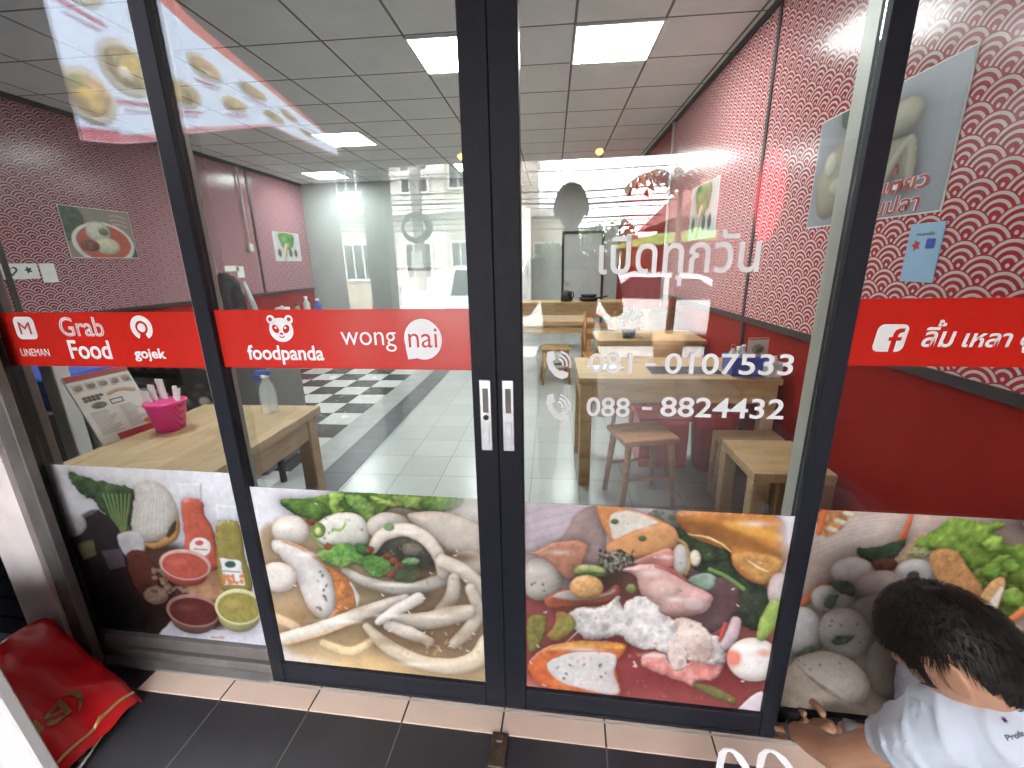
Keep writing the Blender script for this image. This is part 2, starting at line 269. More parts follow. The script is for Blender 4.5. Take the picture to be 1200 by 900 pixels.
def fbm(X, Y, s, seed=1, octv=4):
    r = 0; a = .5; t = 0
    for i in range(octv):
        r = r + a * vnoise(X / s * 2 ** i, Y / s * 2 ** i, seed + i * 17); t += a; a *= .55
    return r / t - .5
def spline(pts, closed=True, n=7):
    p = np.array(pts, float); m = len(p); out = []
    for i in range(m if closed else m - 1):
        g = lambda k: p[k % m] if closed else p[min(max(k, 0), m - 1)]
        a, b, c, d = g(i - 1), g(i), g(i + 1), g(i + 2)
        for t in np.linspace(0, 1, n, endpoint=False):
            out.append(.5 * (2 * b + (c - a) * t + (2 * a - 5 * b + 4 * c - d) * t * t + (3 * b - a - 3 * c + d) * t ** 3))
    if not closed: out.append(p[-1])
    return np.array(out)
class Print:
    """a picture painted on a grid of nx x ny points; X, Y are the drawing coordinates of every point"""
    def __init__(s, nx, ny, corners, bg):
        u, v = np.meshgrid(np.linspace(0, 1, nx), np.linspace(0, 1, ny))
        (x0, y0), (x1, y1), (x2, y2), (x3, y3) = corners        # tl tr br bl
        A = []; B = []
        for (U, V), (x, y) in zip(((0, 0), (1, 0), (1, 1), (0, 1)), corners):
            A += [[U, V, 1, 0, 0, 0, -U * x, -V * x], [0, 0, 0, U, V, 1, -U * y, -V * y]]; B += [x, y]
        h = np.linalg.solve(np.array(A, float), np.array(B, float))
        w = h[6] * u + h[7] * v + 1
        s.X = (h[0] * u + h[1] * v + h[2]) / w; s.Y = (h[3] * u + h[4] * v + h[5]) / w
        s.nx, s.ny = nx, ny
        s.px = (corners[1][0] - corners[0][0]) / nx              # one grid step in drawing units
        s.C = np.empty((ny, nx, 3)); s.C[:] = lin(bg)
    def box(s, x0, y0, x1, y1):
        m = (s.X >= x0) & (s.X <= x1) & (s.Y >= y0) & (s.Y <= y1)
        if not m.any(): return None
        r = np.where(m.any(1))[0]; c = np.where(m.any(0))[0]
        return slice(r[0], r[-1] + 1), slice(c[0], c[-1] + 1)
    def put(s, sl, d, col, bump=0, tex=.05, ts=18, seed=1, soft=3, shadow=0, sh=(8, 10), shw=26, spec=0, alpha=1, dark=.5, light=(-.45, -.75, .62), grain=None):
        X, Y = s.X[sl], s.Y[sl]; C = s.C[sl]
        if shadow: C *= (1 - shadow * np.exp(-np.clip(-d, 0, None) / shw) * (d < soft))[..., None]
        a = sstep(-soft, soft, d) * alpha
        col = lin(col) * np.ones(C.shape)
        n = fbm(X, Y, ts, seed)
        col = col * (1 + tex * 3.2 * n)[..., None]
        if grain is not None:
            g = np.clip(.5 + 1.6 * fbm(X, Y, ts * 1.7, seed + 5), 0, 1)[..., None]
            col = col * (1 - g) + lin(grain) * g * (1 + tex * 3 * n)[..., None]
        if bump:
            q = np.clip(d / bump, 0, 1); h = np.sqrt(np.clip(1 - (1 - q) ** 2, 0, 1)) * bump * .8 + n * min(bump, 30) * tex * 1.1
            gy, gx = np.gradient(h); gx = gx / s.px; gy = gy / s.px
            k = 1 / np.sqrt(gx * gx + gy * gy + 1); L = light
            lam = (-gx * L[0] - gy * L[1] + L[2]) * k
            lam = np.clip(lam, -.2, 1)
            col = col * (dark + (1.08 - dark) * np.clip(lam + .25, 0, 1.2))[..., None]
            e_ = ((1 - np.clip(d / (bump * .55), 0, 1)) ** 2 * .42)[..., None]; col = col * (1 - e_) + col * lin((196, 158, 124)) * 1.15 * e_
            if spec: col = col + (spec * np.clip(lam, 0, 1) ** 24)[..., None]
        col = np.clip(col, 0.0, 1.0); g_ = col.mean(-1, keepdims=True); col = (col * .86 + g_ * .14) * .96 + .012
        C[:] = C * (1 - a[..., None]) + col * a[..., None]
    def ell(s, cx, cy, rx, ry, col, rot=0, warp=.06, **k):
        R = max(rx, ry) * 1.15 + 60; sl = s.box(cx - R, cy - R, cx + R, cy + R)
        if sl is None: return
        X, Y = s.X[sl] - cx, s.Y[sl] - cy; c, sn = math.cos(rot), math.sin(rot)
        x = X * c + Y * sn; y = -X * sn + Y * c
        e = np.sqrt((x / rx) ** 2 + (y / ry) ** 2) + warp * 2 * fbm(s.X[sl], s.Y[sl], max(rx, ry) * .6, int(cx) % 97 + 3)
        d = (1 - e) * min(rx, ry)
        k.setdefault('bump', min(rx, ry) * .9); s.put(sl, d, col, **k)
    def poly(s, pts, col, ruf=4, rs=26, smooth=True, **k):
        p = spline(pts) if smooth else np.array(pts, float)
        x0, y0 = p.min(0) - 60; x1, y1 = p.max(0) + 60; sl = s.box(x0, y0, x1, y1)
        if sl is None: return
        X, Y = s.X[sl], s.Y[sl]; sd = int(p[0, 0]) % 89 + 1
        if ruf: X = X + ruf * 2 * fbm(X, Y, rs, sd); Y = Y + ruf * 2 * fbm(X, Y, rs, sd + 31)
        dm = np.full(X.shape, 1e9); ins = np.zeros(X.shape, bool); q = np.roll(p, -1, 0)
        for (ax, ay), (bx, by) in zip(p, q):
            ex, ey = bx - ax, by - ay; L = ex * ex + ey * ey + 1e-9
            t = np.clip(((X - ax) * ex + (Y - ay) * ey) / L, 0, 1)
            dm = np.minimum(dm, (X - ax - t * ex) ** 2 + (Y - ay - t * ey) ** 2)
            if ay != by: ins ^= ((ay > Y) != (by > Y)) & (X < ex * (Y - ay) / (by - ay) + ax)
        d = np.sqrt(dm); d = np.where(ins, d, -d); s.put(sl, d, col, **k)
    def tube(s, pts, w, col, ruf=3, rs=40, **k):
        p = spline(pts, False, 8); ws = np.interp(np.linspace(0, 1, len(p)), np.linspace(0, 1, len(w)), w) if hasattr(w, '__len__') else np.full(len(p), w)
        W = ws.max(); x0, y0 = p.min(0) - W - 50; x1, y1 = p.max(0) + W + 50; sl = s.box(x0, y0, x1, y1)
        if sl is None: return
        X, Y = s.X[sl], s.Y[sl]
        if ruf: X = X + ruf * 2 * fbm(X, Y, rs, 7); Y = Y + ruf * 2 * fbm(X, Y, rs, 43)
        d = np.full(X.shape, -1e9)
        for i in range(len(p) - 1):
            (ax, ay), (bx, by) = p[i], p[i + 1]; ex, ey = bx - ax, by - ay; L = ex * ex + ey * ey + 1e-9
            t = np.clip(((X - ax) * ex + (Y - ay) * ey) / L, 0, 1)
            d = np.maximum(d, (ws[i] * (1 - t) + ws[i + 1] * t) / 2 - np.hypot(X - ax - t * ex, Y - ay - t * ey))
        k.setdefault('bump', W * .5); s.put(sl, d, col, **k)
    def specks(s, n, x0, y0, x1, y1, r, col, seed=3, **k):
        g = random.Random(seed)
        for i in range(n): s.ell(g.uniform(x0, x1), g.uniform(y0, y1), r * g.uniform(.5, 1.3), r * g.uniform(.4, 1), col, rot=g.uniform(0, 3), bump=0, **k)
    def glints(s, pts, L=8, seed=2):
        g = random.Random(seed)
        for x, y in pts:
            a = g.uniform(-.6, .9); s.tube([(x - L * math.cos(a), y - L * math.sin(a)), (x, y + 2), (x + L * math.cos(a), y + L * math.sin(a))], [1, 4.5, 1], (240, 236, 230), bump=0, soft=2, ruf=0)
    def leaf(s, pts, a, b, **k):
        k.setdefault('ruf', 9); k.setdefault('rs', 22); k.setdefault('bump', 26)
        s.poly(pts, a, tex=.34, ts=24, grain=b, dark=.3, shadow=k.pop('shadow', .35), **k)
    def finish(s, seed=5, warm=(1, 1, 1)):
        c = s.C; p = np.pad(c, ((1, 1), (1, 1), (0, 0)), 'edge'); k = (p[:-2, 1:-1] + p[2:, 1:-1] + p[1:-1, :-2] + p[1:-1, 2:]) / 4
        c = c * .55 + k * .45; n = fbm(s.X, s.Y, 260, seed, 3)[..., None]; f = fbm(s.X, s.Y, 34, seed + 3, 3)[..., None]; h_ = fbm(s.X, s.Y, 13, seed + 9, 3)[..., None]; c = c * (1 + .30 * n + .18 * f + .14 * h_)
        g = np.random.RandomState(seed).normal(0, 1, c.shape[:2])[..., None]; c = c * (1 + .03 * g); c = np.clip(c, 0, 1); c = c * .9 + (3 * c * c - 2 * c ** 3) * .1
        s.C = np.clip(c * np.array(warm), 0, 1); return s
    def haze(s, x, y, rx, ry, col, a):
        e = np.exp(-(((s.X - x) / rx) ** 2 + ((s.Y - y) / ry) ** 2))[..., None] * a
        s.C = s.C * (1 - e) + lin(col) * e
def picture_noodle_loops(n=1.0):
    P = Print(int(310 * n), int(290 * n), ((5, 35), (1005, 75), (1040, 870), (160, 795)), (222, 221, 228))
    P.poly([(50, 250), (110, 190), (300, 150), (700, 120), (1100, 150), (1100, 900), (700, 860), (330, 790), (150, 730), (60, 450)], (176, 152, 118), soft=22, tex=.12, ts=120, ruf=10)
    P.haze(800, 640, 260, 170, (128, 104, 84), .8); P.haze(520, 820, 400, 70, (214, 184, 136), .9); P.haze(420, 660, 200, 60, (150, 125, 92), .7)
    P.haze(980, 130, 150, 70, (200, 196, 190), .8)
    P.leaf([(140, 92), (250, 86), (370, 58), (480, 52), (640, 62), (800, 62), (940, 78), (880, 130), (760, 138), (640, 118), (570, 172), (500, 176), (420, 150), (380, 180), (300, 172), (200, 152)], (128, 170, 62), (64, 104, 40))
    P.leaf([(150, 96), (240, 90), (330, 110), (380, 160), (330, 184), (260, 170), (190, 140)], (96, 138, 50), (58, 92, 34))
    P.leaf([(360, 60), (430, 62), (400, 110), (425, 140), (370, 150)], (170, 204, 90), (110, 150, 60))
    P.leaf([(430, 70), (520, 80), (560, 150), (540, 190), (470, 140)], (150, 186, 84), (96, 140, 66))
    P.leaf([(540, 70), (650, 95), (640, 120), (570, 100)], (186, 208, 96), (130, 170, 66)); P.leaf([(640, 66), (760, 72), (740, 118), (660, 112)], (160, 190, 90), (120, 150, 70))
    P.ell(185, 225, 82, 66, (208, 202, 194), shadow=.2, dark=.62)
    P.poly([(305, 190), (390, 146), (480, 150), (525, 200), (522, 270), (440, 296), (340, 288), (296, 240)], (210, 210, 198), bump=30, shadow=.35, tex=.05, dark=.7)
    P.specks(6, 330, 170, 500, 270, 6, (130, 130, 110)); P.tube([(370, 215), (410, 215), (430, 175)], 12, (150, 186, 100))
    P.ell(620, 205, 98, 64, (206, 200, 190), shadow=.3, dark=.62)
    P.poly([(700, 146), (850, 136), (960, 168), (1020, 205), (1030, 330), (900, 312), (800, 250), (740, 200)], (208, 198, 184), bump=60, tex=.08, ts=40, shadow=.4, dark=.62)
    P.ell(960, 360, 90, 60, (206, 196, 180), dark=.6, shadow=.3); P.haze(930, 330, 60, 22, (110, 92, 76), .8)
    P.ell(700, 330, 150, 112, (92, 88, 76), tex=.3, ts=30, bump=0, grain=(60, 58, 48)); P.ell(720, 300, 46, 30, (128, 122, 108), tex=.25)
    P.tube([(420, 395), (520, 445), (640, 470), (760, 462), (890, 410)], [30, 46, 56, 56, 58], (204, 200, 190), shadow=.4, dark=.55)
    P.tube([(548, 300), (590, 240), (690, 215), (780, 255), (836, 330), (852, 402)], [44, 56, 60, 60, 58, 50], (222, 214, 200), shadow=.45, dark=.58)
    P.tube([(850, 350), (940, 392), (1040, 480)], [64, 66, 64], (218, 208, 192), shadow=.4, dark=.58)
    P.poly([(112, 268), (200, 280), (300, 335), (368, 430), (384, 560), (345, 618), (270, 572), (215, 450), (150, 350), (108, 310)], (206, 202, 198), bump=60, shadow=.45, tex=.06, dark=.66)
    P.poly([(346, 382), (430, 428), (472, 505), (466, 572), (352, 616), (384, 550), (376, 450)], (206, 134, 58), bump=34, tex=.24, ts=16, spec=.25, shadow=.3, grain=(170, 96, 36), dark=.5)
    P.tube([(150, 272), (230, 300), (300, 345), (350, 390)], 13, (196, 128, 62), alpha=.8); P.tube([(448, 450), (480, 510), (478, 560)], [6, 22, 8], (226, 220, 206))
    P.specks(9, 300, 400, 370, 570, 9, (104, 108, 116), 8)
    P.ell(130, 432, 84, 66, (214, 206, 198), shadow=.45, dark=.6, spec=.1); P.haze(200, 600, 90, 70, (176, 140, 98), .55); P.tube([(120, 610), (190, 640), (230, 670)], 44, (226, 196, 160), dark=.75, soft=6)
    P.tube([(330, 716), (450, 752), (545, 700)], [34, 46, 34], (222, 198, 152), dark=.66, soft=5)
    P.tube([(900, 424), (892, 500), (836, 572)], [50, 64, 52], (202, 192, 178), shadow=.35, dark=.5)
    P.tube([(972, 468), (1004, 560), (968, 640), (900, 706)], [50, 60, 62, 46], (208, 198, 182), shadow=.4, dark=.55)
    P.tube([(520, 640), (610, 722), (740, 786), (880, 806), (990, 776), (1050, 700)], [34, 62, 66, 70, 78, 84], (220, 204, 178), shadow=.35, dark=.6)
    P.tube([(650, 604), (760, 612), (860, 590), (964, 566)], [46, 74, 84, 64], (206, 194, 178), shadow=.4, dark=.52)
    P.tube([(616, 634), (700, 662), (796, 700)], [46, 58, 40], (214, 204, 190), shadow=.4, dark=.55)
    P.tube([(140, 708), (330, 648), (520, 574), (690, 512)], [58, 62, 58, 40], (214, 206, 194), shadow=.45, dark=.55); P.tube([(150, 728), (330, 676), (480, 610)], 12, (214, 170, 116), alpha=.7)
    P.haze(520, 480, 90, 40, (96, 84, 66), .7); P.haze(800, 500, 70, 40, (96, 80, 64), .6)
    P.tube([(572, 618), (640, 572), (746, 512)], [30, 50, 52], (212, 206, 198), shadow=.45, dark=.55)
    P.leaf([(300, 330), (400, 276), (480, 290), (540, 320), (612, 350), (640, 404), (560, 424), (480, 372), (400, 384)], (124, 172, 80), (70, 122, 52), shadow=.5)
    P.leaf([(470, 284), (520, 280), (545, 320), (500, 330)], (60, 110, 50), (44, 84, 40)); P.leaf([(640, 370), (700, 350), (752, 378), (744, 430), (690, 448), (620, 420)], (76, 104, 70), (46, 74, 46))
    P.leaf([(670, 350), (720, 335), (752, 350), (720, 368)], (150, 190, 140), (90, 140, 90)); P.ell(618, 203, 24, 18, (126, 152, 104), tex=.2)
    P.ell(310, 222, 30, 34, (110, 140, 62), tex=.3); P.ell(308, 226, 14, 18, (188, 200, 130)); P.tube([(280, 240), (320, 290), (350, 300)], 14, (120, 150, 80))
    for x, y in ((534, 304), (640, 350), (632, 410), (352, 292), (276, 186), (610, 330), (662, 372)): P.ell(x, y, 20, 15, (128, 58, 42), tex=.5, warp=.35)
    P.glints([(590, 500), (705, 572), (770, 660), (880, 715), (840, 735), (960, 735), (800, 400), (905, 322), (950, 430), (300, 105), (430, 560), (620, 655), (205, 465), (770, 510), (985, 660), (912, 300)])
    for x, y, rx, ry, q_ in ((760, 700, 130, 26, .55), (620, 700, 90, 24, .5), (900, 660, 90, 30, .5), (260, 600, 80, 40, .5), (480, 560, 70, 30, .55), (880, 540, 60, 40, .45), (960, 330, 60, 20, .6), (300, 330, 40, 14, .4), (430, 380, 60, 18, .4), (770, 410, 70, 24, .45)): P.haze(x, y, rx, ry, (122, 98, 72), q_)
    for x, y, rx, ry in ((700, 225, 60, 10), (620, 590, 70, 9), (820, 590, 70, 9), (760, 800, 90, 10), (400, 620, 80, 8), (250, 330, 40, 12), (650, 455, 90, 9), (930, 380, 30, 14), (410, 180, 50, 12), (170, 205, 40, 14)): P.haze(x, y, rx, ry, (246, 242, 234), .55)
    P.specks(40, 300, 150, 1000, 800, 4, (120, 116, 90), 41, alpha=.4); P.specks(24, 300, 250, 900, 520, 6, (96, 140, 60), 42, alpha=.6); P.haze(985, 120, 90, 60, (222, 220, 216), .75)  # last haze paints the glare reflected at the print's top right
    P.specks(26, 790, 620, 1010, 760, 7, (200, 168, 120), 5, alpha=.5); P.specks(14, 640, 690, 860, 770, 6, (214, 160, 90), 6, alpha=.5)
    return P.finish(44)
def picture_pink_soup(n=1.0):
    P = Print(int(330 * n), int(290 * n), ((12, 15), (1150, 55), (990, 885), (22, 800)), (212, 202, 212))
    P.poly([(-60, 420), (150, 400), (400, 300), (700, 150), (1000, 250), (1180, 420), (1100, 980), (500, 950), (-60, 900)], (166, 84, 82), soft=14, tex=.12, ts=90)
    P.haze(560, 700, 300, 150, (150, 66, 70), .8); P.haze(870, 780, 160, 110, (128, 58, 60), .8); P.haze(360, 330, 160, 100, (70, 62, 54), .9); P.haze(30, 830, 90, 60, (226, 190, 190), .7)
    for i in range(5): P.tube([(20, 60 + 42 * i), (130, 30 + 40 * i), (240, 10 + 36 * i)], 12, (196, 184, 196), alpha=.35, soft=8)
    P.poly([(230, 60), (330, 30), (360, 180), (340, 260), (240, 300), (110, 220), (180, 150)], (176, 152, 150), bump=50, tex=.14, ts=34, soft=8, dark=.7)
    P.ell(610, 80, 90, 50, (150, 146, 150), tex=.1, dark=.6); P.specks(5, 540, 40, 640, 80, 16, (110, 130, 100), 4)
    P.leaf([(680, 150), (860, 186), (900, 290), (1010, 350), (1045, 400), (1000, 540), (880, 500), (800, 360), (700, 260)], (58, 76, 54), (36, 50, 38))
    P.leaf([(640, 110), (740, 150), (860, 200), (850, 250), (720, 240)], (66, 88, 52), (44, 60, 36))
    P.poly([(670, 40), (1060, 50), (1118, 190), (1100, 262), (1012, 350), (900, 290), (872, 210), (790, 180), (700, 140)], (214, 140, 40), bump=70, tex=.2, ts=70, grain=(176, 104, 24), spec=.15, shadow=.4, dark=.6)
    P.tube([(690, 90), (820, 130), (960, 180), (1080, 220)], [30, 70, 60, 30], (120, 74, 28), bump=0, soft=20, alpha=.6); P.tube([(860, 90), (960, 110), (1080, 150)], [20, 50, 30], (240, 178, 56), bump=0, soft=14, alpha=.8)
    P.poly([(880, 230), (960, 210), (1100, 250), (1020, 345), (930, 300)], (206, 150, 74), bump=30, tex=.2)
    P.haze(1130, 130, 40, 90, (224, 220, 226), .9); P.ell(1085, 380, 56, 84, (208, 190, 190), dark=.7)
    P.poly([(322, 20), (440, 34), (580, 78), (655, 146), (640, 204), (560, 214), (480, 244), (366, 224), (376, 180), (335, 100)], (220, 146, 78), bump=26, tex=.14, shadow=.45, spec=.1, dark=.6)
    P.poly([(372, 70), (440, 44), (520, 60), (580, 100), (520, 130), (460, 160), (430, 205), (384, 160)], (226, 218, 204), bump=20, tex=.06, dark=.75)
    P.poly([(362, 192), (470, 132), (600, 92), (658, 142), (632, 204), (500, 244), (380, 232)], (222, 160, 96), bump=24, tex=.1, ts=26, dark=.7)
    for x, y in ((392, 92), (508, 163)): P.ell(x, y, 18, 12, (88, 108, 70))
    P.poly([(690, 310), (800, 320), (905, 345), (890, 480), (770, 570), (700, 500)], (98, 74, 80), tex=.2, ts=24, bump=30, dark=.6)
    P.poly([(700, 330), (760, 310), (815, 320), (790, 380), (740, 370)], (150, 176, 158), ruf=9, bump=14, tex=.15); P.tube([(790, 290), (860, 320), (930, 370)], 18, (110, 150, 80))
    P.ell(82, 345, 96, 92, (208, 204, 196), shadow=.4, dark=.5); P.specks(4, 40, 350, 150, 400, 7, (120, 110, 100), 9)
    P.poly([(10, 232), (60, 226), (140, 186), (268, 184), (262, 262), (206, 348), (120, 274), (50, 240)], (206, 142, 114), bump=22, tex=.16, ts=22, shadow=.45, spec=.1, dark=.62)
    P.poly([(98, 430), (190, 384), (330, 398), (402, 364), (400, 420), (270, 452), (130, 468)], (196, 104, 66), bump=14, tex=.12, shadow=.3); P.poly([(130, 420), (200, 392), (330, 408), (390, 380), (380, 405), (260, 435)], (214, 204, 198), bump=10)
    P.ell(400, 268, 84, 52, (120, 112, 100), tex=.55, ts=7, bump=20, warp=.2); P.specks(60, 330, 215, 480, 310, 8, (66, 60, 50), 12); P.specks(30, 340, 220, 480, 310, 7, (176, 170, 156), 14)
    P.ell(285, 305, 66, 26, (176, 196, 120), tex=.3, ts=9, shadow=.4); P.ell(290, 322, 62, 14, (96, 124, 62), tex=.3); P.ell(262, 294, 26, 14, (210, 220, 160))
    P.ell(272, 376, 70, 52, (226, 174, 106), tex=.2, ts=12, shadow=.5, spec=.2, dark=.6); P.ell(460, 380, 22, 22, (150, 180, 90), tex=.2)
    P.ell(668, 250, 36, 66, (216, 212, 208), shadow=.3); P.ell(728, 242, 24, 34, (222, 212, 190), shadow=.4); P.tube([(650, 160), (690, 190), (704, 260), (690, 310)], 14, (178, 150, 90))
    P.poly([(470, 270), (560, 220), (632, 208), (632, 280), (560, 290)], (226, 146, 134), bump=24, tex=.06, shadow=.3, spec=.12)
    P.poly([(424, 300), (500, 274), (580, 276), (640, 312), (700, 350), (796, 400), (768, 470), (660, 494), (570, 484), (506, 410), (476, 322)], (214, 168, 164), bump=60, tex=.1, ts=36, shadow=.5, spec=.25, dark=.52)
    P.tube([(560, 280), (630, 300), (690, 340)], [8, 24, 8], (196, 96, 80), soft=6, alpha=.7); P.ell(720, 440, 50, 36, (200, 176, 176), alpha=.8, soft=8); P.ell(590, 380, 70, 46, (226, 190, 182), soft=16, alpha=.7)
    P.poly([(500, 690), (560, 640), (640, 690), (760, 670), (846, 680), (812, 750), (720, 764), (770, 806), (640, 756), (560, 730)], (228, 130, 124), ruf=14, rs=30, bump=22, tex=.2, ts=18, shadow=.3, spec=.1, grain=(238, 176, 168))
    P.poly([(196, 500), (250, 462), (310, 462), (366, 440), (412, 412), (424, 470), (440, 430), (500, 408), (566, 446), (590, 490), (650, 510), (720, 508), (780, 560), (836, 590), (850, 680), (780, 684), (690, 664), (640, 650), (480, 626), (400, 580), (300, 600), (230, 570)], (206, 202, 204), ruf=17, rs=36, bump=26, tex=.22, ts=20, shadow=.5, grain=(228, 222, 220), dark=.5, spec=.12)
    P.poly([(640, 510), (720, 506), (790, 580), (784, 676), (690, 664), (650, 600)], (226, 204, 194), ruf=14, bump=24, tex=.14, dark=.6); P.poly([(610, 600), (680, 620), (692, 700), (650, 724), (620, 690)], (228, 206, 200), ruf=10, bump=14, tex=.14)
    for x, y, r in ((352, 545, 15), (600, 500, 12), (640, 540, 16), (520, 590, 10), (665, 690, 12), (450, 520, 13)): P.ell(x, y, r, r * 1.6, (130, 108, 106), rot=.5, bump=0, warp=.3, soft=6, alpha=.45)
    P.tube([(190, 610), (240, 560)], 6, (220, 200, 200), bump=0); P.tube([(470, 690), (478, 710)], 7, (240, 220, 220), bump=0)
    P.poly([(36, 690), (130, 625), (300, 604), (424, 612), (432, 650), (392, 700), (404, 770), (400, 834), (200, 822), (90, 802), (36, 750)], (222, 126, 44), bump=26, tex=.2, ts=20, grain=(206, 92, 40), shadow=.45, spec=.2, dark=.55)
    P.tube([(120, 645), (260, 620), (420, 628)], [14, 34, 20], (236, 168, 60), bump=8, tex=.2, soft=6); P.poly([(106, 706), (200, 658), (300, 650), (394, 664), (386, 740), (402, 826), (250, 806), (150, 772)], (208, 204, 204), bump=14, tex=.08, ts=12, dark=.75, soft=3)
    P.specks(9, 150, 690, 380, 770, 8, (130, 130, 130), 21); P.haze(60, 770, 60, 40, (186, 76, 56), .5)
    P.poly([(30, 510), (104, 504), (96, 580), (60, 650), (28, 640)], (136, 130, 60), bump=22, tex=.2, shadow=.3); P.poly([(150, 480), (212, 500), (224, 550), (160, 606), (108, 590), (140, 540)], (140, 150, 66), bump=20, tex=.24, ts=18, grain=(170, 110, 60), shadow=.35)
    P.tube([(896, 510), (876, 570), (846, 610)], [44, 54, 40], (206, 184, 190), shadow=.4, dark=.6); P.tube([(850, 520), (826, 590)], 14, (206, 70, 50), soft=5)
    P.ell(966, 668, 110, 92, (226, 220, 218), shadow=.45, dark=.62, warp=.02); P.ell(886, 662, 30, 38, (222, 96, 64), bump=0, soft=12, alpha=.85); P.ell(1010, 640, 26, 16, (224, 130, 104), bump=0, soft=12, alpha=.7)
    P.tube([(1062, 440), (1030, 510), (1000, 570)], [60, 74, 40], (150, 174, 80), tex=.14, shadow=.3, spec=.1); P.tube([(720, 780), (800, 810), (880, 845)], [20, 46, 30], (120, 116, 62), tex=.14, soft=6)
    P.poly([(900, 885), (1000, 800), (1010, 900)], (214, 200, 206), bump=14, shadow=.3); P.tube([(700, 140), (800, 158), (880, 210)], [3, 8, 3], (250, 220, 160), bump=0, ruf=6); P.tube([(950, 250), (1000, 280), (1034, 294)], [3, 8, 3], (252, 226, 170), bump=0)
    for x, y, rx, ry, q_ in ((340, 600, 150, 22, .5), (430, 400, 70, 30, .5), (700, 490, 120, 24, .45), (200, 440, 110, 20, .45), (560, 250, 60, 20, .35), (760, 640, 60, 40, .4), (860, 420, 60, 60, .5), (300, 420, 70, 14, .4)): P.haze(x, y, rx, ry, (92, 50, 48), q_)
    for x, y, rx, ry in ((540, 310, 40, 14), (600, 240, 30, 10), (500, 110, 50, 12), (160, 230, 50, 10), (60, 310, 40, 16), (290, 470, 40, 8), (520, 470, 40, 10), (920, 620, 40, 16), (700, 560, 40, 12), (560, 660, 50, 10), (980, 90, 60, 12), (250, 640, 70, 8), (640, 420, 40, 10)): P.haze(x, y, rx, ry, (250, 244, 240), .55)
    P.specks(50, 60, 60, 1000, 820, 4, (90, 70, 60), 51, alpha=.4); P.specks(30, 200, 200, 800, 640, 6, (110, 140, 70), 52, alpha=.55); P.specks(26, 100, 600, 900, 860, 7, (226, 120, 70), 53, alpha=.5); P.haze(520, 770, 160, 60, (120, 48, 54), .5)
    P.glints([(70, 630), (40, 700), (470, 705), (885, 370), (905, 440), (95, 795), (560, 240), (590, 375), (440, 470), (1000, 255), (740, 240), (100, 485), (700, 550), (920, 760)])
    return P.finish(7)
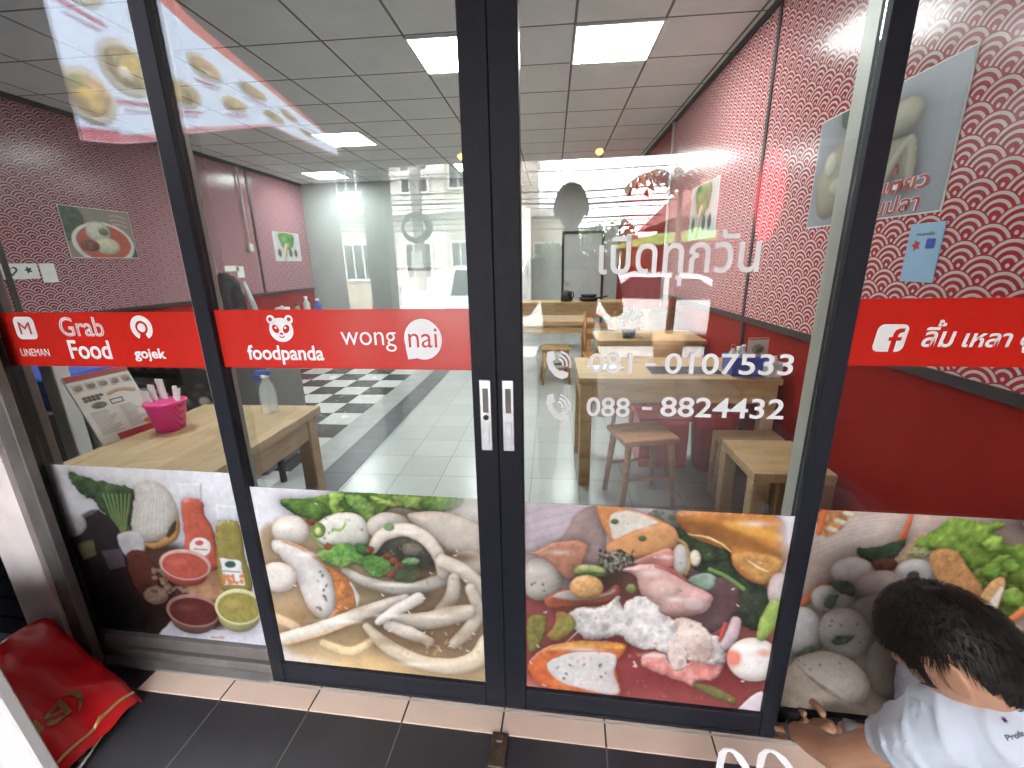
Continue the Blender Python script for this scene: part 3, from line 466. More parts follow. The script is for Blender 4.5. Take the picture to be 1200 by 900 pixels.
def picture_fish_balls(n=1.0):
    P = Print(int(300 * n), int(270 * n), ((156, 23), (1439, 67), (1349, 913), (-17, 845)), (200, 180, 170))
    P.haze(250, 120, 200, 120, (208, 196, 188), .8); P.haze(1050, 60, 160, 90, (34, 28, 34), 1); P.haze(200, 700, 400, 260, (150, 144, 138), .9); P.haze(760, 620, 500, 300, (150, 146, 134), .6)
    for i in range(6): P.tube([(180, 200 - 22 * i), (380, 120 - 14 * i), (640, 70 - 8 * i)], [3, 7, 3], (226, 214, 206), bump=0, alpha=.6, soft=4)
    P.poly([(205, 20), (330, 20), (300, 90), (230, 120), (200, 80)], (150, 84, 50), ruf=14, tex=.4, ts=14, grain=(214, 150, 80)); P.tube([(228, 20), (205, 100)], 26, (226, 116, 40))
    for i in range(9): P.ell(250 + 11 * i, 90 - 9 * i + (i % 3) * 12, 14, 9, (226, 216, 190), warp=.3)
    P.tube([(572, 30), (548, 110), (510, 190)], [16, 28, 22], (224, 112, 50), shadow=.3); P.tube([(250, 290), (200, 325), (140, 378)], [20, 40, 34], (222, 118, 70), shadow=.3)
    P.poly([(560, 150), (620, 100), (660, 130), (600, 190), (520, 200)], (214, 176, 140), tex=.3, ts=12, ruf=8)
    P.poly([(1000, 40), (1200, 30), (1250, 120), (1080, 150)], (46, 42, 52), tex=.5, ts=20, grain=(120, 126, 140), ruf=10)
    P.leaf([(590, 140), (660, 90), (740, 48), (860, 66), (935, 58), (905, 112), (1080, 150), (1150, 200), (1110, 360), (1000, 400), (950, 300), (860, 266), (780, 190), (680, 166)], (150, 184, 64), (96, 140, 40), ruf=16, rs=28)
    for i in range(26):
        g = random.Random(i); x, y = g.uniform(800, 1120), g.uniform(90, 380)
        P.leaf([(x - 40, y), (x - 10, y - 30), (x + 36, y - 14), (x + 30, y + 22), (x - 14, y + 24)], (178, 208, 92) if i % 2 else (120, 164, 52), (128, 172, 60), ruf=12, shadow=.3)
    P.leaf([(368, 160), (440, 152), (556, 122), (556, 150), (480, 214), (390, 196)], (66, 92, 62), (44, 66, 44))
    P.poly([(640, 180), (560, 180), (540, 200), (620, 150)], (196, 186, 140), tex=.4, ts=10); P.ell(620, 170, 46, 20, (170, 176, 120), tex=.5, ts=8)
    P.ell(352, 246, 88, 56, (214, 210, 206), shadow=.4, dark=.6); P.ell(490, 215, 56, 24, (110, 62, 50), tex=.4, ts=10, warp=.2)
    P.ell(612, 240, 82, 48, (212, 208, 204), shadow=.4, dark=.6); P.ell(475, 302, 112, 66, (178, 164, 158), shadow=.4, dark=.62)
    P.ell(706, 306, 56, 36, (216, 212, 206), shadow=.4); P.leaf([(590, 240), (625, 240), (640, 300), (600, 310), (580, 270)], (70, 64, 48), (46, 46, 34))
    P.poly([(664, 168), (760, 160), (820, 220), (896, 300), (872, 338), (770, 312), (690, 250)], (200, 150, 88), bump=22, tex=.22, ts=10, grain=(178, 122, 62), shadow=.45, dark=.6)
    P.poly([(876, 360), (930, 260), (978, 268), (960, 400), (900, 396)], (206, 160, 100), bump=14, tex=.2, ts=10, shadow=.4); P.poly([(910, 400), (955, 300), (975, 300), (950, 410)], (220, 214, 200))
    P.ell(1010, 470, 90, 50, (204, 196, 176), shadow=.3); P.ell(1040, 520, 60, 26, (90, 130, 60), tex=.4, ts=10); P.tube([(1030, 420), (1070, 380)], 36, (220, 130, 66)); P.ell(1100, 560, 120, 90, (206, 200, 190), shadow=.4); P.ell(1000, 640, 100, 90, (196, 190, 178), shadow=.4)
    P.ell(245, 352, 66, 54, (210, 208, 206), shadow=.4, dark=.6); P.ell(300, 372, 76, 52, (186, 178, 174), shadow=.35, dark=.6)
    P.ell(455, 412, 112, 80, (164, 154, 148), shadow=.4, dark=.62); P.ell(140, 490, 88, 104, (196, 194, 194), shadow=.4, dark=.62); P.ell(338, 496, 128, 104, (176, 170, 166), rot=.5, shadow=.45, dark=.6)
    P.ell(560, 640, 116, 150, (158, 150, 142), shadow=.4, dark=.6, rot=-.3); P.ell(270, 720, 200, 142, (174, 166, 158), rot=.25, shadow=.5, dark=.62, warp=.03); P.ell(740, 690, 130, 120, (170, 164, 156), shadow=.4); P.ell(900, 780, 150, 120, (174, 168, 160), shadow=.4)
    P.poly([(20, 640), (100, 660), (240, 730), (330, 800), (470, 840), (440, 900), (20, 900)], (166, 150, 134), soft=10, tex=.14, ts=30, alpha=.9); P.tube([(120, 650), (210, 720), (270, 760), (340, 800)], [4, 16, 22, 6], (132, 108, 90), bump=0, soft=6, tex=.3, alpha=.8)
    P.specks(8, 120, 600, 420, 780, 6, (120, 112, 106), 31); P.specks(8, 250, 440, 440, 560, 6, (110, 106, 104), 32)
    for q in ([(262, 290), (330, 280), (370, 310), (350, 340), (300, 320)], [(236, 370), (270, 330), (300, 340), (270, 392)], [(276, 520), (330, 500), (376, 498), (350, 535), (290, 545)], [(92, 606), (150, 560), (232, 548), (200, 580), (130, 596)]): P.leaf(q, (74, 96, 74), (50, 70, 54), bump=10)
    return P.finish(9)
def picture_sauces(n=1.0):
    P = Print(int(290 * n), int(270 * n), ((5, 30), (933, 76), (1118, 876), (190, 790)), (196, 196, 202))
    P.haze(100, 90, 200, 160, (170, 168, 170), .7); P.haze(760, 110, 160, 120, (214, 214, 222), .8); P.haze(430, 120, 140, 90, (188, 184, 178), .6)
    P.poly([(40, 420), (330, 330), (700, 420), (860, 600), (900, 700), (560, 900), (150, 900)], (72, 48, 40), soft=30, tex=.2, ts=50)
    P.poly([(640, 520), (800, 470), (830, 560), (760, 640), (640, 620)], (178, 132, 94), soft=14, tex=.16, ts=40); P.haze(300, 720, 260, 160, (12, 8, 10), 1); P.haze(160, 420, 150, 160, (26, 18, 20), .8)
    P.poly([(480, 820), (580, 740), (760, 790), (1010, 780), (1020, 900), (480, 870)], (190, 190, 200), ruf=6, tex=.06, bump=12, soft=4)
    P.poly([(360, 330), (350, 240), (400, 130), (480, 100), (560, 150), (600, 250), (560, 330), (440, 370)], (178, 174, 166), bump=60, tex=.1, ts=14, soft=8, dark=.7)
    for i in range(9): P.tube([(380 + i * 20, 330), (400 + i * 18, 240), (440 + i * 12, 160)], 8, (196, 192, 184), alpha=.5, soft=3)
    P.poly([(424, 372), (500, 366), (560, 310), (590, 252), (604, 300), (580, 362), (480, 400)], (160, 116, 58), bump=18, tex=.14, shadow=.3); P.poly([(540, 330), (585, 270), (580, 320), (548, 348)], (66, 46, 26))
    P.leaf([(108, 60), (190, 88), (330, 118), (402, 140), (392, 230), (366, 330), (300, 336), (236, 210), (150, 150)], (62, 84, 46), (34, 52, 28), ruf=14)
    for i in range(7): P.tube([(300 + 8 * i, 330), (290 + 12 * i, 250), (260 + 20 * i, 160)], 9, (110, 134, 74), alpha=.7)
    P.poly([(596, 112), (704, 108), (706, 184), (612, 186)], (206, 206, 212), smooth=False, bump=14); P.poly([(616, 186), (704, 188), (718, 250), (750, 300), (766, 360), (778, 492), (640, 474), (622, 330)], (176, 78, 54), bump=36, tex=.1, spec=.15, shadow=.3)
    P.ell(694, 392, 50, 44, (214, 206, 204), bump=0); P.ell(690, 372, 20, 12, (190, 70, 60), bump=0); P.tube([(665, 400), (725, 404)], 6, (150, 120, 120), bump=0)
    P.poly([(764, 200), (868, 206), (872, 280), (772, 276)], (206, 208, 216), smooth=False, bump=14); P.poly([(776, 280), (872, 286), (900, 420), (936, 590), (792, 584), (770, 380)], (134, 124, 54), bump=36, tex=.1, spec=.15, shadow=.3)
    P.poly([(786, 440), (880, 452), (902, 566), (806, 566)], (212, 214, 214), smooth=False); P.ell(834, 470, 26, 16, (40, 80, 76), bump=0); P.specks(40, 800, 520, 895, 560, 8, (200, 120, 50), 4); P.tube([(800, 500), (880, 505)], 5, (90, 100, 100), bump=0)
    P.poly([(90, 320), (165, 240), (240, 230), (330, 330), (380, 560), (330, 640), (190, 600), (120, 470)], (34, 24, 26), bump=36, tex=.2, spec=.06, soft=6); P.poly([(60, 260), (150, 250), (165, 310), (90, 350)], (150, 148, 150), bump=14, soft=4, alpha=.8)
    P.poly([(110, 380), (190, 360), (204, 430), (140, 452)], (100, 92, 54), smooth=False, tex=.3, soft=4); P.poly([(226, 410), (320, 400), (340, 480), (262, 500)], (82, 70, 82), smooth=False, tex=.2, soft=4)
    P.poly([(310, 340), (420, 326), (430, 420), (350, 440)], (168, 166, 168), bump=18, soft=3); P.poly([(346, 432), (446, 420), (500, 590), (400, 620)], (84, 36, 24), bump=26, tex=.15, soft=4, dark=.4)
    P.specks(60, 470, 460, 650, 620, 12, (170, 140, 110), 17, alpha=.55)
    def bowl(x, y, rx, ry, fill, rim, body, rot): 
        P.ell(x, y + ry * .5, rx * .86, ry * .9, body, rot=rot, shadow=.5, warp=.02); P.ell(x, y, rx, ry, rim, rot=rot, bump=8, warp=.01); P.ell(x, y + 4, rx * .9, ry * .84, fill, rot=rot, bump=0, tex=.16, ts=9, warp=.01); P.ell(x - rx * .3, y - ry * .2, rx * .3, ry * .2, tuple(min(255, c + 26) for c in fill), bump=0, soft=14, alpha=.7)
    bowl(622, 474, 122, 72, (160, 66, 48), (186, 150, 146), (150, 58, 40), .12); bowl(656, 696, 132, 82, (82, 28, 22), (150, 110, 104), (104, 66, 62), .12); bowl(876, 674, 116, 90, (142, 132, 58), (196, 196, 150), (150, 148, 100), .1); bowl(300, 670, 120, 90, (14, 10, 12), (40, 32, 34), (16, 12, 14), .2)
    P.ell(476, 622, 60, 44, (126, 98, 84), tex=.3, ts=12, shadow=.4); P.ell(470, 600, 20, 10, (90, 66, 56), bump=0); P.tube([(740, 828), (800, 830)], [6, 12], (150, 120, 100), bump=0, tex=.4)
    P.haze(210, 640, 190, 220, (8, 6, 8), .55)  # darkens the lower left: dark bottles and sauces plus painted-in shade
    return P.finish(40)
# ---------------------------------------------------------------- the setting
struct(put('ground', MB().quad((-400, -400, -.3), (400, -400, -.3), (400, 400, -.3), (-400, 400, -.3)), M['ground']))
def FO(name, mb, mat): return put(name, mb, mat, None, W(0, 0), FA)
struct(FO('porch_floor', MB().box(-9, 6, -5.6, -.064, -.2, 0), M['out']))
struct(FO('threshold_strip', MB().box(-1.47, 6, -.064, .012, -.2, .004), M['beige']))
struct(FO('porch_edge_floor', MB().box(-9, -1.4705, -.064, .012, -.2, .0), M['out']))
struct(FO('pavement', MB().box(-40, 40, -7.0, -5.603, -.3, -.1, .02), M['pave']))
struct(FO('road', MB().box(-60, 60, -12, -7.003, -.296, -.2), M['asphalt']))
struct(FO('far_pavement', MB().box(-60, 60, -13.6, -12.003, -.298, -.1, .02), M['pave']))
m = MB()
for k in range(-9, 10): m.box(k * 4 - 1, k * 4 + 1, -9.6, -9.48, -.199, -.196)
struct(FO('road_marking', m, M['whitev']))
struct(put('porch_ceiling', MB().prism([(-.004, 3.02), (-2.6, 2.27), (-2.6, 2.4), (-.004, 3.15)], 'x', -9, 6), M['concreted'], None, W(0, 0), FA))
struct(put('floor', MB().prism([(-5.0, 1.28), (1.5, 1.02), (1.5, 10), (-5, 10)], 'z', -.2, 0), M['tile']))
struct(put('chequered_floor', MB().prism([(-4.9, 1.3), (-1.902, 1.2), (-1.902, 8.75), (-4.9, 8.75)], 'z', .0, .004), M['chk']))
struct(put('floor_edge_strip', MB().prism([(-1.648, 1.2), (-1.42, 1.18), (-1.42, 8.75), (-1.648, 8.75)], 'z', .0, .005), M['band']))
struct(put('floor_border', MB().prism([(-1.9, 1.2), (-1.65, 1.18), (-1.65, 8.75), (-1.9, 8.75)], 'z', .0, .0045), M['strip']))
struct(put('ceiling', MB().prism([(-5.0, 1.3), (1.5, 1.05), (1.5, 10), (-5, 10)], 'z', 3.0, 3.3), M['ceil']))
# walls of the room
def wall(name, label, mb, mat, cat='wall'): return tag(put(name, mb, mat), label, cat)
rw = wall('side_wall', 'right-hand wall with red wave wallpaper above a plain red lower board', MB().box(1.42, 1.56, .9, 10, 0, 3.0), M['redwall'])
put('wallpaper', MB().box(1.40, 1.42, 1.04, 5.75, 1.045, 2.955), M['wave'], rw); put('dado_rail', MB().box(1.392, 1.42, 1.04, 5.75, 1.005, 1.045), M['rail_w'], rw)
put('cornice', MB().box(1.385, 1.42, 1.04, 10, 2.955, 3.0), M['rail_w'], rw)
for y0 in (3.32, 5.75): put('batten', MB().box(1.393, 1.42, y0 - .018, y0 + .018, 1.045, 2.955), M['rail_w'], rw)
for y0 in (3.32,): put('batten', MB().box(1.40, 1.42, y0 - .012, y0 + .012, 0, 1.005), M['rail_w'], rw)
put('plain_panel', MB().box(1.405, 1.42, 5.78, 9.8, 0, 2.95), M['redwall'], rw)
lw = wall('side_wall', 'left-hand wall with plum wave wallpaper above a red lower board', MB().box(-5.06, -4.92, 1.2, 10, 0, 3.0), M['redwall'])
put('wallpaper', MB().box(-4.92, -4.90, 1.3, 8.74, 1.03, 2.95), M['wavel'], lw); put('dado_rail', MB().box(-4.92, -4.89, 1.3, 8.74, .99, 1.03), M['rail_w'], lw); put('cornice', MB().box(-4.92, -4.88, 1.3, 8.74, 2.95, 3.0), M['rail_w'], lw)
for y0 in (3.6, 7.15): put('batten', MB().box(-4.92, -4.892, y0 - .025, y0 + .025, 1.03, 2.95), M['rail_w'], lw)
wall('rear_wall', 'pale grey-green rear wall behind the black-framed door', MB().box(-1.3, 1.42, 9.82, 9.95, 0, 3.0), M['greywall'])
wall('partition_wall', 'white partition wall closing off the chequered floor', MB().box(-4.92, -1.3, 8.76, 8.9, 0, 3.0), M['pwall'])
wall('return_wall', 'short white wall running back beside the partition', MB().box(-1.3, -1.18, 8.9, 9.82, 0, 3.0), M['white'])
d = thing('door', 'closed grey door in a thin black frame on the rear wall', 'door', (.66, 9.82, 0))
put('leaf', MB().box(-.4, .4, -.02, -.001, 0, 2.02), M['door'], d); put('frame', MB().box(-.45, -.4, -.05, -.001, 0, 2.07).box(.4, .45, -.05, -.001, 0, 2.07).box(-.4, .4, -.05, -.001, 2.02, 2.07), M['black'], d)
put('door_knob', MB().ell((-.33, -.055, 1.0), (.035, .035, .035)), M['steel'], d)
d = thing('store_cupboard', 'tall narrow white cupboard with a small handle by the rear wall', 'cupboard', (-.6, 9.5, 0))
put('carcass', MB().box(-.28, .17, -.25, .3, 0, 2.5, .01), M['white'], d); put('handle', MB().tube([(.1, -.26, 1.15), (.1, -.3, 1.17), (.1, -.3, 1.3), (.1, -.26, 1.32)], .009), M['steel'], d)
# ceiling light panels
for x0, y0, lb in ((.147, 3.5, 'square ceiling light panel nearest the right-hand wall, largest in view'), (-1.05, 3.52, 'square ceiling light panel just left of the door meeting stiles'), (-2.92, 5.6, 'square ceiling light panel over the chequered floor, second row'), (-4.28, 7.7, 'farthest left ceiling light panel above the plum wallpaper'), (.147, 7.5, 'far ceiling light panel before the rear wall'), (-1.6, 7.5, 'far ceiling light panel before the white partition'), (-2.65, 1.75, 'unseen ceiling light panel added to light the left table just inside the shop front')):  # last panel is out of view, added to brighten the left table
    t = thing('ceiling_light', lb, 'ceiling light', (x0 + .3, y0 + .3, 3.0), 0, 'square ceiling light panels')
    put('diffuser', MB().box(-.285, .285, -.285, .285, -.012, -.002), M['lamp'], t); put('trim', MB().box(-.3, -.286, -.3, .3, -.016, -.001).box(.286, .3, -.3, .3, -.016, -.001).box(-.286, .286, -.3, -.286, -.016, -.001).box(-.286, .286, .286, .3, -.016, -.001), M['white'], t)
def conduit(label, pts, box):
    t = thing('wall_conduit', label, 'conduit', pts[-1]); o = Vector(pts[-1])
    put('pipe', MB().tube([Vector(p) - o for p in pts], .014), M['conduit'], t)
    if box: put('switch_box', MB().box(-.03, .03, -.05, .05, -.12, 0, .008), M['conduit'], t)
conduit('white conduit with a switch box on the plum wallpaper', [(-4.87, 6.92, 2.95), (-4.87, 6.92, 1.82)], True)
conduit('white vertical conduit at the end of the red wallpaper', [(1.37, 5.66, 2.95), (1.37, 5.66, .86)], False)
# ---------------------------------------------------------------- shop front (all in the s, d, z frame)
def F0(name, label, cat, group=None, s=0, d=0, z=0): return thing(name, label, cat, W(s, d, z), FA, group)
t = tag(FO('front_pillar', MB().box(-1.92, -1.797, -.02, .1, 0, 3.0).box(-1.7969, -1.763, -.02, .02, 0, 3.0), M['pillar']), 'pinkish white rendered pillar at the left end of the shop front', 'pillar')
t = F0('dark_gap_panel', 'black slatted panel filling the dark gap next to the white pillar', 'gap_panel')  # black sheet stands in for the dark gap beside the pillar
m = MB(); m.box(-6, -1.922, .1, .16, 0, 2.9)
for k in range(28): m.box(-6, -1.922, .085, .1, .01 + k * .1, .09 + k * .1)
put('slats', m, M['matte'], t)
t = F0('door_track', 'silver sill track along the foot of the glass doors', 'track')
put('sill', MB().box(-1.73, 1.9, .008, .16, .004, .014), M['alu'], t); put('rail', MB().box(-1.0, 1.9, .008, .018, .014, .022).box(-1.0, 1.9, .056, .062, .014, .024), M['chrome'], t)
tag(FO('transom_panel', MB().box(-1.73, 2.0, .0, .17, 2.32, 3.05), M['rail']), 'dark header panel over the sliding doors', 'header')
def band(parent, s0, s1, z0, z1, y): return put('red_band', MB().box(s0, s1, y - .0012, y, z0, z1), M['red'], parent)
def door(name_label, s0, s1):
    t = F0('sliding_door', name_label, 'sliding door', 'sliding glass doors', (s0 + s1) / 2, .02); c = (s0 + s1) / 2; a, b = s0 - c, s1 - c
    return t, a, b
# left door
LD, a, b = door('left sliding glass door with red delivery-app band and noodle soup poster', -.998, -.1455)
put('stile', MB().box(a, a + .048, 0, .04, .012, 2.32, .002), M['dark'], LD); put('stile', MB().box(b - .067, b, 0, .04, .012, 2.32, .002), M['dark'], LD)
put('bottom_rail', MB().box(a + .0485, b - .0675, .001, .039, .012, .088, .002), M['dark'], LD); put('top_rail', MB().box(a + .0485, b - .0675, .001, .039, 2.25, 2.32), M['dark'], LD)
put('pane', MB().box(a + .049, b - .068, .018, .024, .088, 2.25), M['glass'], LD)
RD, ra, rb = door('right sliding glass door with white phone numbers and pink soup poster', -.1445, .7)
put('stile', MB().box(ra, ra + .067, 0, .04, .012, 2.32, .002), M['dark'], RD); put('stile', MB().box(rb - .046, rb, 0, .04, .012, 2.32, .002), M['dark'], RD)
put('bottom_rail', MB().box(ra + .0675, rb - .0465, .001, .039, .012, .09, .002), M['dark'], RD); put('top_rail', MB().box(ra + .0675, rb - .0465, .001, .039, 2.25, 2.32), M['dark'], RD)
put('pane', MB().box(ra + .068, rb - .047, .018, .024, .09, 2.25), M['glass'], RD)
dl0 = -(-.998 - .1455) / 2; dr0 = -(-.1445 + .7) / 2                  # shift from front s to each door's own x
def handle(parent, s0, lock):
    h = put('handle', MB().box(s0, s0 + .032, -.004, .0, .948, 1.152, .002), M['steel'], parent)
    put('finger_pull', MB().box(s0 + .009, s0 + .024, -.0052, -.0042, 1.06, 1.128), M['alubrown'], h); put('thumb_plate', MB().box(s0 + .008, s0 + .025, -.0056, -.0042, .965, 1.032, .001), M['steel'], h)
    if lock: put('keyhole', MB().tube([(s0 + .0165, -.0042, 1.046), (s0 + .0165, -.0062, 1.046)], .0075, 14), M['black'], h)
handle(LD, -.193 + dl0, True); handle(RD, -.1315 + dr0, False)
YG = .0175                                                            # outer face of the door panes
# prints and lettering on the left door
B = band(LD, -.949 + dl0, -.2135 + dl0, 1.172, 1.337, YG)
def ptext(parent, t, s0, z0, s1, z1, y, mat='whitev', sh=0, off=.0, dx=0, name='lettering'): return put(name, text_mesh(t, s0 + dx, z0, s1 + dx, z1, off, sh, y), M[mat], parent)
def plogo(parent, loops, y, mat='whitev', dx=0, name='logo'): return put(name, shape_mesh([[(x + dx, z) for x, z in lp] for lp in loops], y), M[mat], parent)
yb = YG - .0018; yc = yb - .0012
ptext(B, 'foodpanda', -.868, 1.182, -.635, 1.238, yb, off=.022, dx=dl0)
px, pz = -.752, 1.281
plogo(B, [circ(px, pz, .036, .034)], yb, dx=dl0); plogo(B, [circ(px - .027, pz + .029, .0125)], yb, dx=dl0); plogo(B, [circ(px + .027, pz + .029, .0125)], yb, dx=dl0)
for k in (-1, 1):
    plogo(B, [[(px + k * (.016 + .009 * math.cos(q) * .88 - .0125 * math.sin(q) * -.47), pz + .003 + .0125 * math.sin(q) * .88 - .009 * math.cos(q) * .47 * -1 * -1) for q in [i * math.pi / 10 for i in range(20)]]], yc, 'red', dl0); plogo(B, [circ(px + k * .0145, pz + .0065, .0032)], yc - .0008, 'whitev', dl0)
    plogo(B, [circ(px + k * .028, pz + .03, .0055)], yc, 'red', dl0)
plogo(B, [circ(px, pz - .0105, .005, .003)], yc, 'red', dl0); plogo(B, [arcband(px, pz - .014, .006, .0085, 200, 340)], yc, 'red', dl0)
ptext(B, 'wong', -.578, 1.222, -.42, 1.276, yb, off=-.004, dx=dl0)
bx, bz = -.345, 1.256
plogo(B, [circ(bx, bz, .052, .055, 40)], yb, dx=dl0); plogo(B, [[(bx - .05, bz - .02), (bx - .045, bz - .055), (bx - .01, bz - .05), (bx, bz)]], yb - .0003, dx=dl0)
ptext(B, 'nai', bx - .04, bz - .022, bx + .04, bz + .03, yc, 'red', off=.0, dx=dl0)
P = picture_noodle_loops(); p = put('food_poster', pmesh('noodle_print', P, .7365, .695), M['print'], LD, (-.949 + dl0, YG - .0012, .089))
# right door
P = picture_pink_soup(); put('food_poster', pmesh('pink_soup_print', P, .73, .69), M['print'], RD, (-.0765 + dr0, YG - .0012, .091))
ptext(RD, 'เปิดทุกวัน', .112, 1.388, .478, 1.514, YG - .001, off=.012, dx=dr0)
ptext(RD, '081', .095, 1.17, .205, 1.222, YG - .001, off=.014, dx=dr0); ptext(RD, '-', .236, 1.191, .262, 1.199, YG - .001, dx=dr0); ptext(RD, '0107533', .285, 1.17, .588, 1.224, YG - .001, off=.014, dx=dr0)
ptext(RD, '088', .093, 1.05, .205, 1.104, YG - .001, off=.014, dx=dr0); ptext(RD, '-', .236, 1.072, .262, 1.08, YG - .001, dx=dr0); ptext(RD, '8824432', .283, 1.055, .584, 1.109, YG - .001, off=.014, dx=dr0)
for z in (1.19, 1.073):
    x = .0
    plogo(RD, [[(x - .012, z + .034), (x + .004, z + .038), (x + .01, z + .016), (x + .002, z + .01), (x + .008, z - .006), (x + .02, z - .016), (x + .028, z - .014), (x + .044, z - .022), (x + .04, z - .034), (x + .026, z - .039), (x + .008, z - .03), (x - .008, z - .01), (x - .015, z + .014)]], YG - .001, dx=dr0, name='phone_icon')
    for r0 in (.012, .022, .032): plogo(RD, [arcband(x + .014, z + .002, r0, r0 + .005, -15, 75)], YG - .001, dx=dr0, name='phone_icon')
# fixed panes
LF = F0('fixed_window', 'fixed glass panel on the left with delivery logos and sauce bottle poster', 'shop window', 'fixed glass panels', -1.4, .075); lx = 1.4
put('jamb', MB().box(-1.761 + lx, -1.702 + lx, -.082, -.05, .014, 2.32, .003).box(-1.794 + lx, -1.765 + lx, -.049, .06, .014, 2.32), M['alubrown'], LF); put('gasket', MB().box(-1.7649 + lx, -1.757 + lx, -.03, .03, .1, 2.25), M['black'], LF)
put('bottom_rail', MB().box(-1.764 + lx, -.93 + lx, -.035, .04, .014, .05, .003).box(-1.764 + lx, -.93 + lx, -.018, .035, .05, .1, .003), M['alubrown'], LF); put('top_rail', MB().box(-1.762 + lx, -.93 + lx, -.018, .035, 2.25, 2.32), M['alubrown'], LF)
put('inner_stile', MB().box(-1.035 + lx, -.992 + lx, -.018, .05, .1, 2.25, .003), M['beigepost'], LF)
put('pane', MB().box(-1.756 + lx, -.93 + lx, .003, .009, .1, 2.25), M['glass'], LF); yf = .0024
B = band(LF, -1.755 + lx, -.96 + lx, 1.158, 1.328, yf); yb = yf - .0018; yc = yb - .0012
def li(s): return s + lx
plogo(B, [rrect(li(-1.69), 1.244, li(-1.615), 1.315, .016)], yb); put('logo', text_mesh('M', li(-1.674), 1.26, li(-1.631), 1.298, .0, 0, yc), M['redink'], B)
ptext(B, 'LINEMAN', li(-1.698), 1.19, li(-1.592), 1.214, yb, off=.0)
ptext(B, 'Grab', li(-1.525), 1.254, li(-1.37), 1.314, yb, off=.012); ptext(B, 'Grab', li(-1.523), 1.2565, li(-1.372), 1.3115, yc, 'red', off=-.018)
ptext(B, 'Grab', li(-1.522), 1.258, li(-1.373), 1.31, yc - .0008, off=-.03)
ptext(B, 'Food', li(-1.515), 1.182, li(-1.365), 1.242, yb, off=.02)
gx, gz = li(-1.237), 1.281
plogo(B, [arcband(gx, gz, .021, .037, -65, 245, 30)], yb); plogo(B, [circ(gx, gz, .0135)], yb)
ptext(B, 'gojek', li(-1.285), 1.176, li(-1.175), 1.218, yb, off=.03)
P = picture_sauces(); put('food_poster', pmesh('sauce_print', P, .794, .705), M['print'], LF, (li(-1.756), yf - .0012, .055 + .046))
RF = F0('fixed_window', 'fixed glass panel on the right with social page band and fish ball poster', 'shop window', 'fixed glass panels', 1.2, .075); rx = -1.2
put('bottom_rail', MB().box(.64 + rx, 1.9 + rx, -.018, .035, .014, .07, .003), M['dark'], RF); put('top_rail', MB().box(.64 + rx, 1.9 + rx, -.018, .035, 2.25, 2.32), M['alubrown'], RF)
put('inner_stile', MB().box(.662 + rx, .676 + rx, -.018, .05, .07, 2.25, .002).box(.678 + rx, .698 + rx, -.018, .045, .07, 2.25, .002), M['beigepost'], RF)
put('jamb', MB().box(1.86 + rx, 1.95 + rx, -.04, .06, .014, 2.32), M['alubrown'], RF); put('pane', MB().box(.70 + rx, 1.86 + rx, .003, .009, .07, 2.25), M['glass'], RF)
B = band(RF, .70 + rx, 1.858 + rx, 1.188, 1.352, yf)
fx0, fz0 = .778 + rx, 1.224; shx = .10
def fsh(lp): return [(x + (z - fz0) * shx, z) for x, z in lp]
plogo(B, [fsh(rrect(fx0, fz0, fx0 + .068, fz0 + .067, .014))], yb)
plogo(B, [fsh([(fx0 + .037, fz0), (fx0 + .037, fz0 + .027), (fx0 + .03, fz0 + .027), (fx0 + .03, fz0 + .036), (fx0 + .037, fz0 + .036), (fx0 + .037, fz0 + .044), (fx0 + .04, fz0 + .053), (fx0 + .048, fz0 + .057), (fx0 + .059, fz0 + .057), (fx0 + .059, fz0 + .048), (fx0 + .052, fz0 + .047), (fx0 + .048, fz0 + .043), (fx0 + .048, fz0 + .036), (fx0 + .058, fz0 + .036), (fx0 + .057, fz0 + .027), (fx0 + .048, fz0 + .027), (fx0 + .048, fz0)])], yc, 'red')
ptext(B, 'ลิม', .885 + rx, 1.236, .955 + rx, 1.284, yb, sh=.15, off=.02); ptext(B, '้', .912 + rx, 1.286, .93 + rx, 1.302, yb, sh=.15, off=.03)
ptext(B, 'เหลา', .972 + rx, 1.236, 1.074 + rx, 1.27, yb, sh=.15, off=.02); ptext(B, 'ลู', 1.092 + rx, 1.222, 1.128 + rx, 1.284, yb, sh=.15, off=.02)
P = picture_fish_balls(); put('food_poster', pmesh('fish_ball_print', P, .79, .71), M['print'], RF, (.702 + rx, yf - .0012, .072))
b_ = tag(put('floor_bolt', MB().box(-.026, .026, -.1, 0, 0, .006, .002).box(-.012, .012, -.035, -.01, .006, .016, .003), M['brass'], None, W(-.15, -.062, .004), FA), 'worn brown floor bolt plate below the door meeting stiles', 'floor bolt')
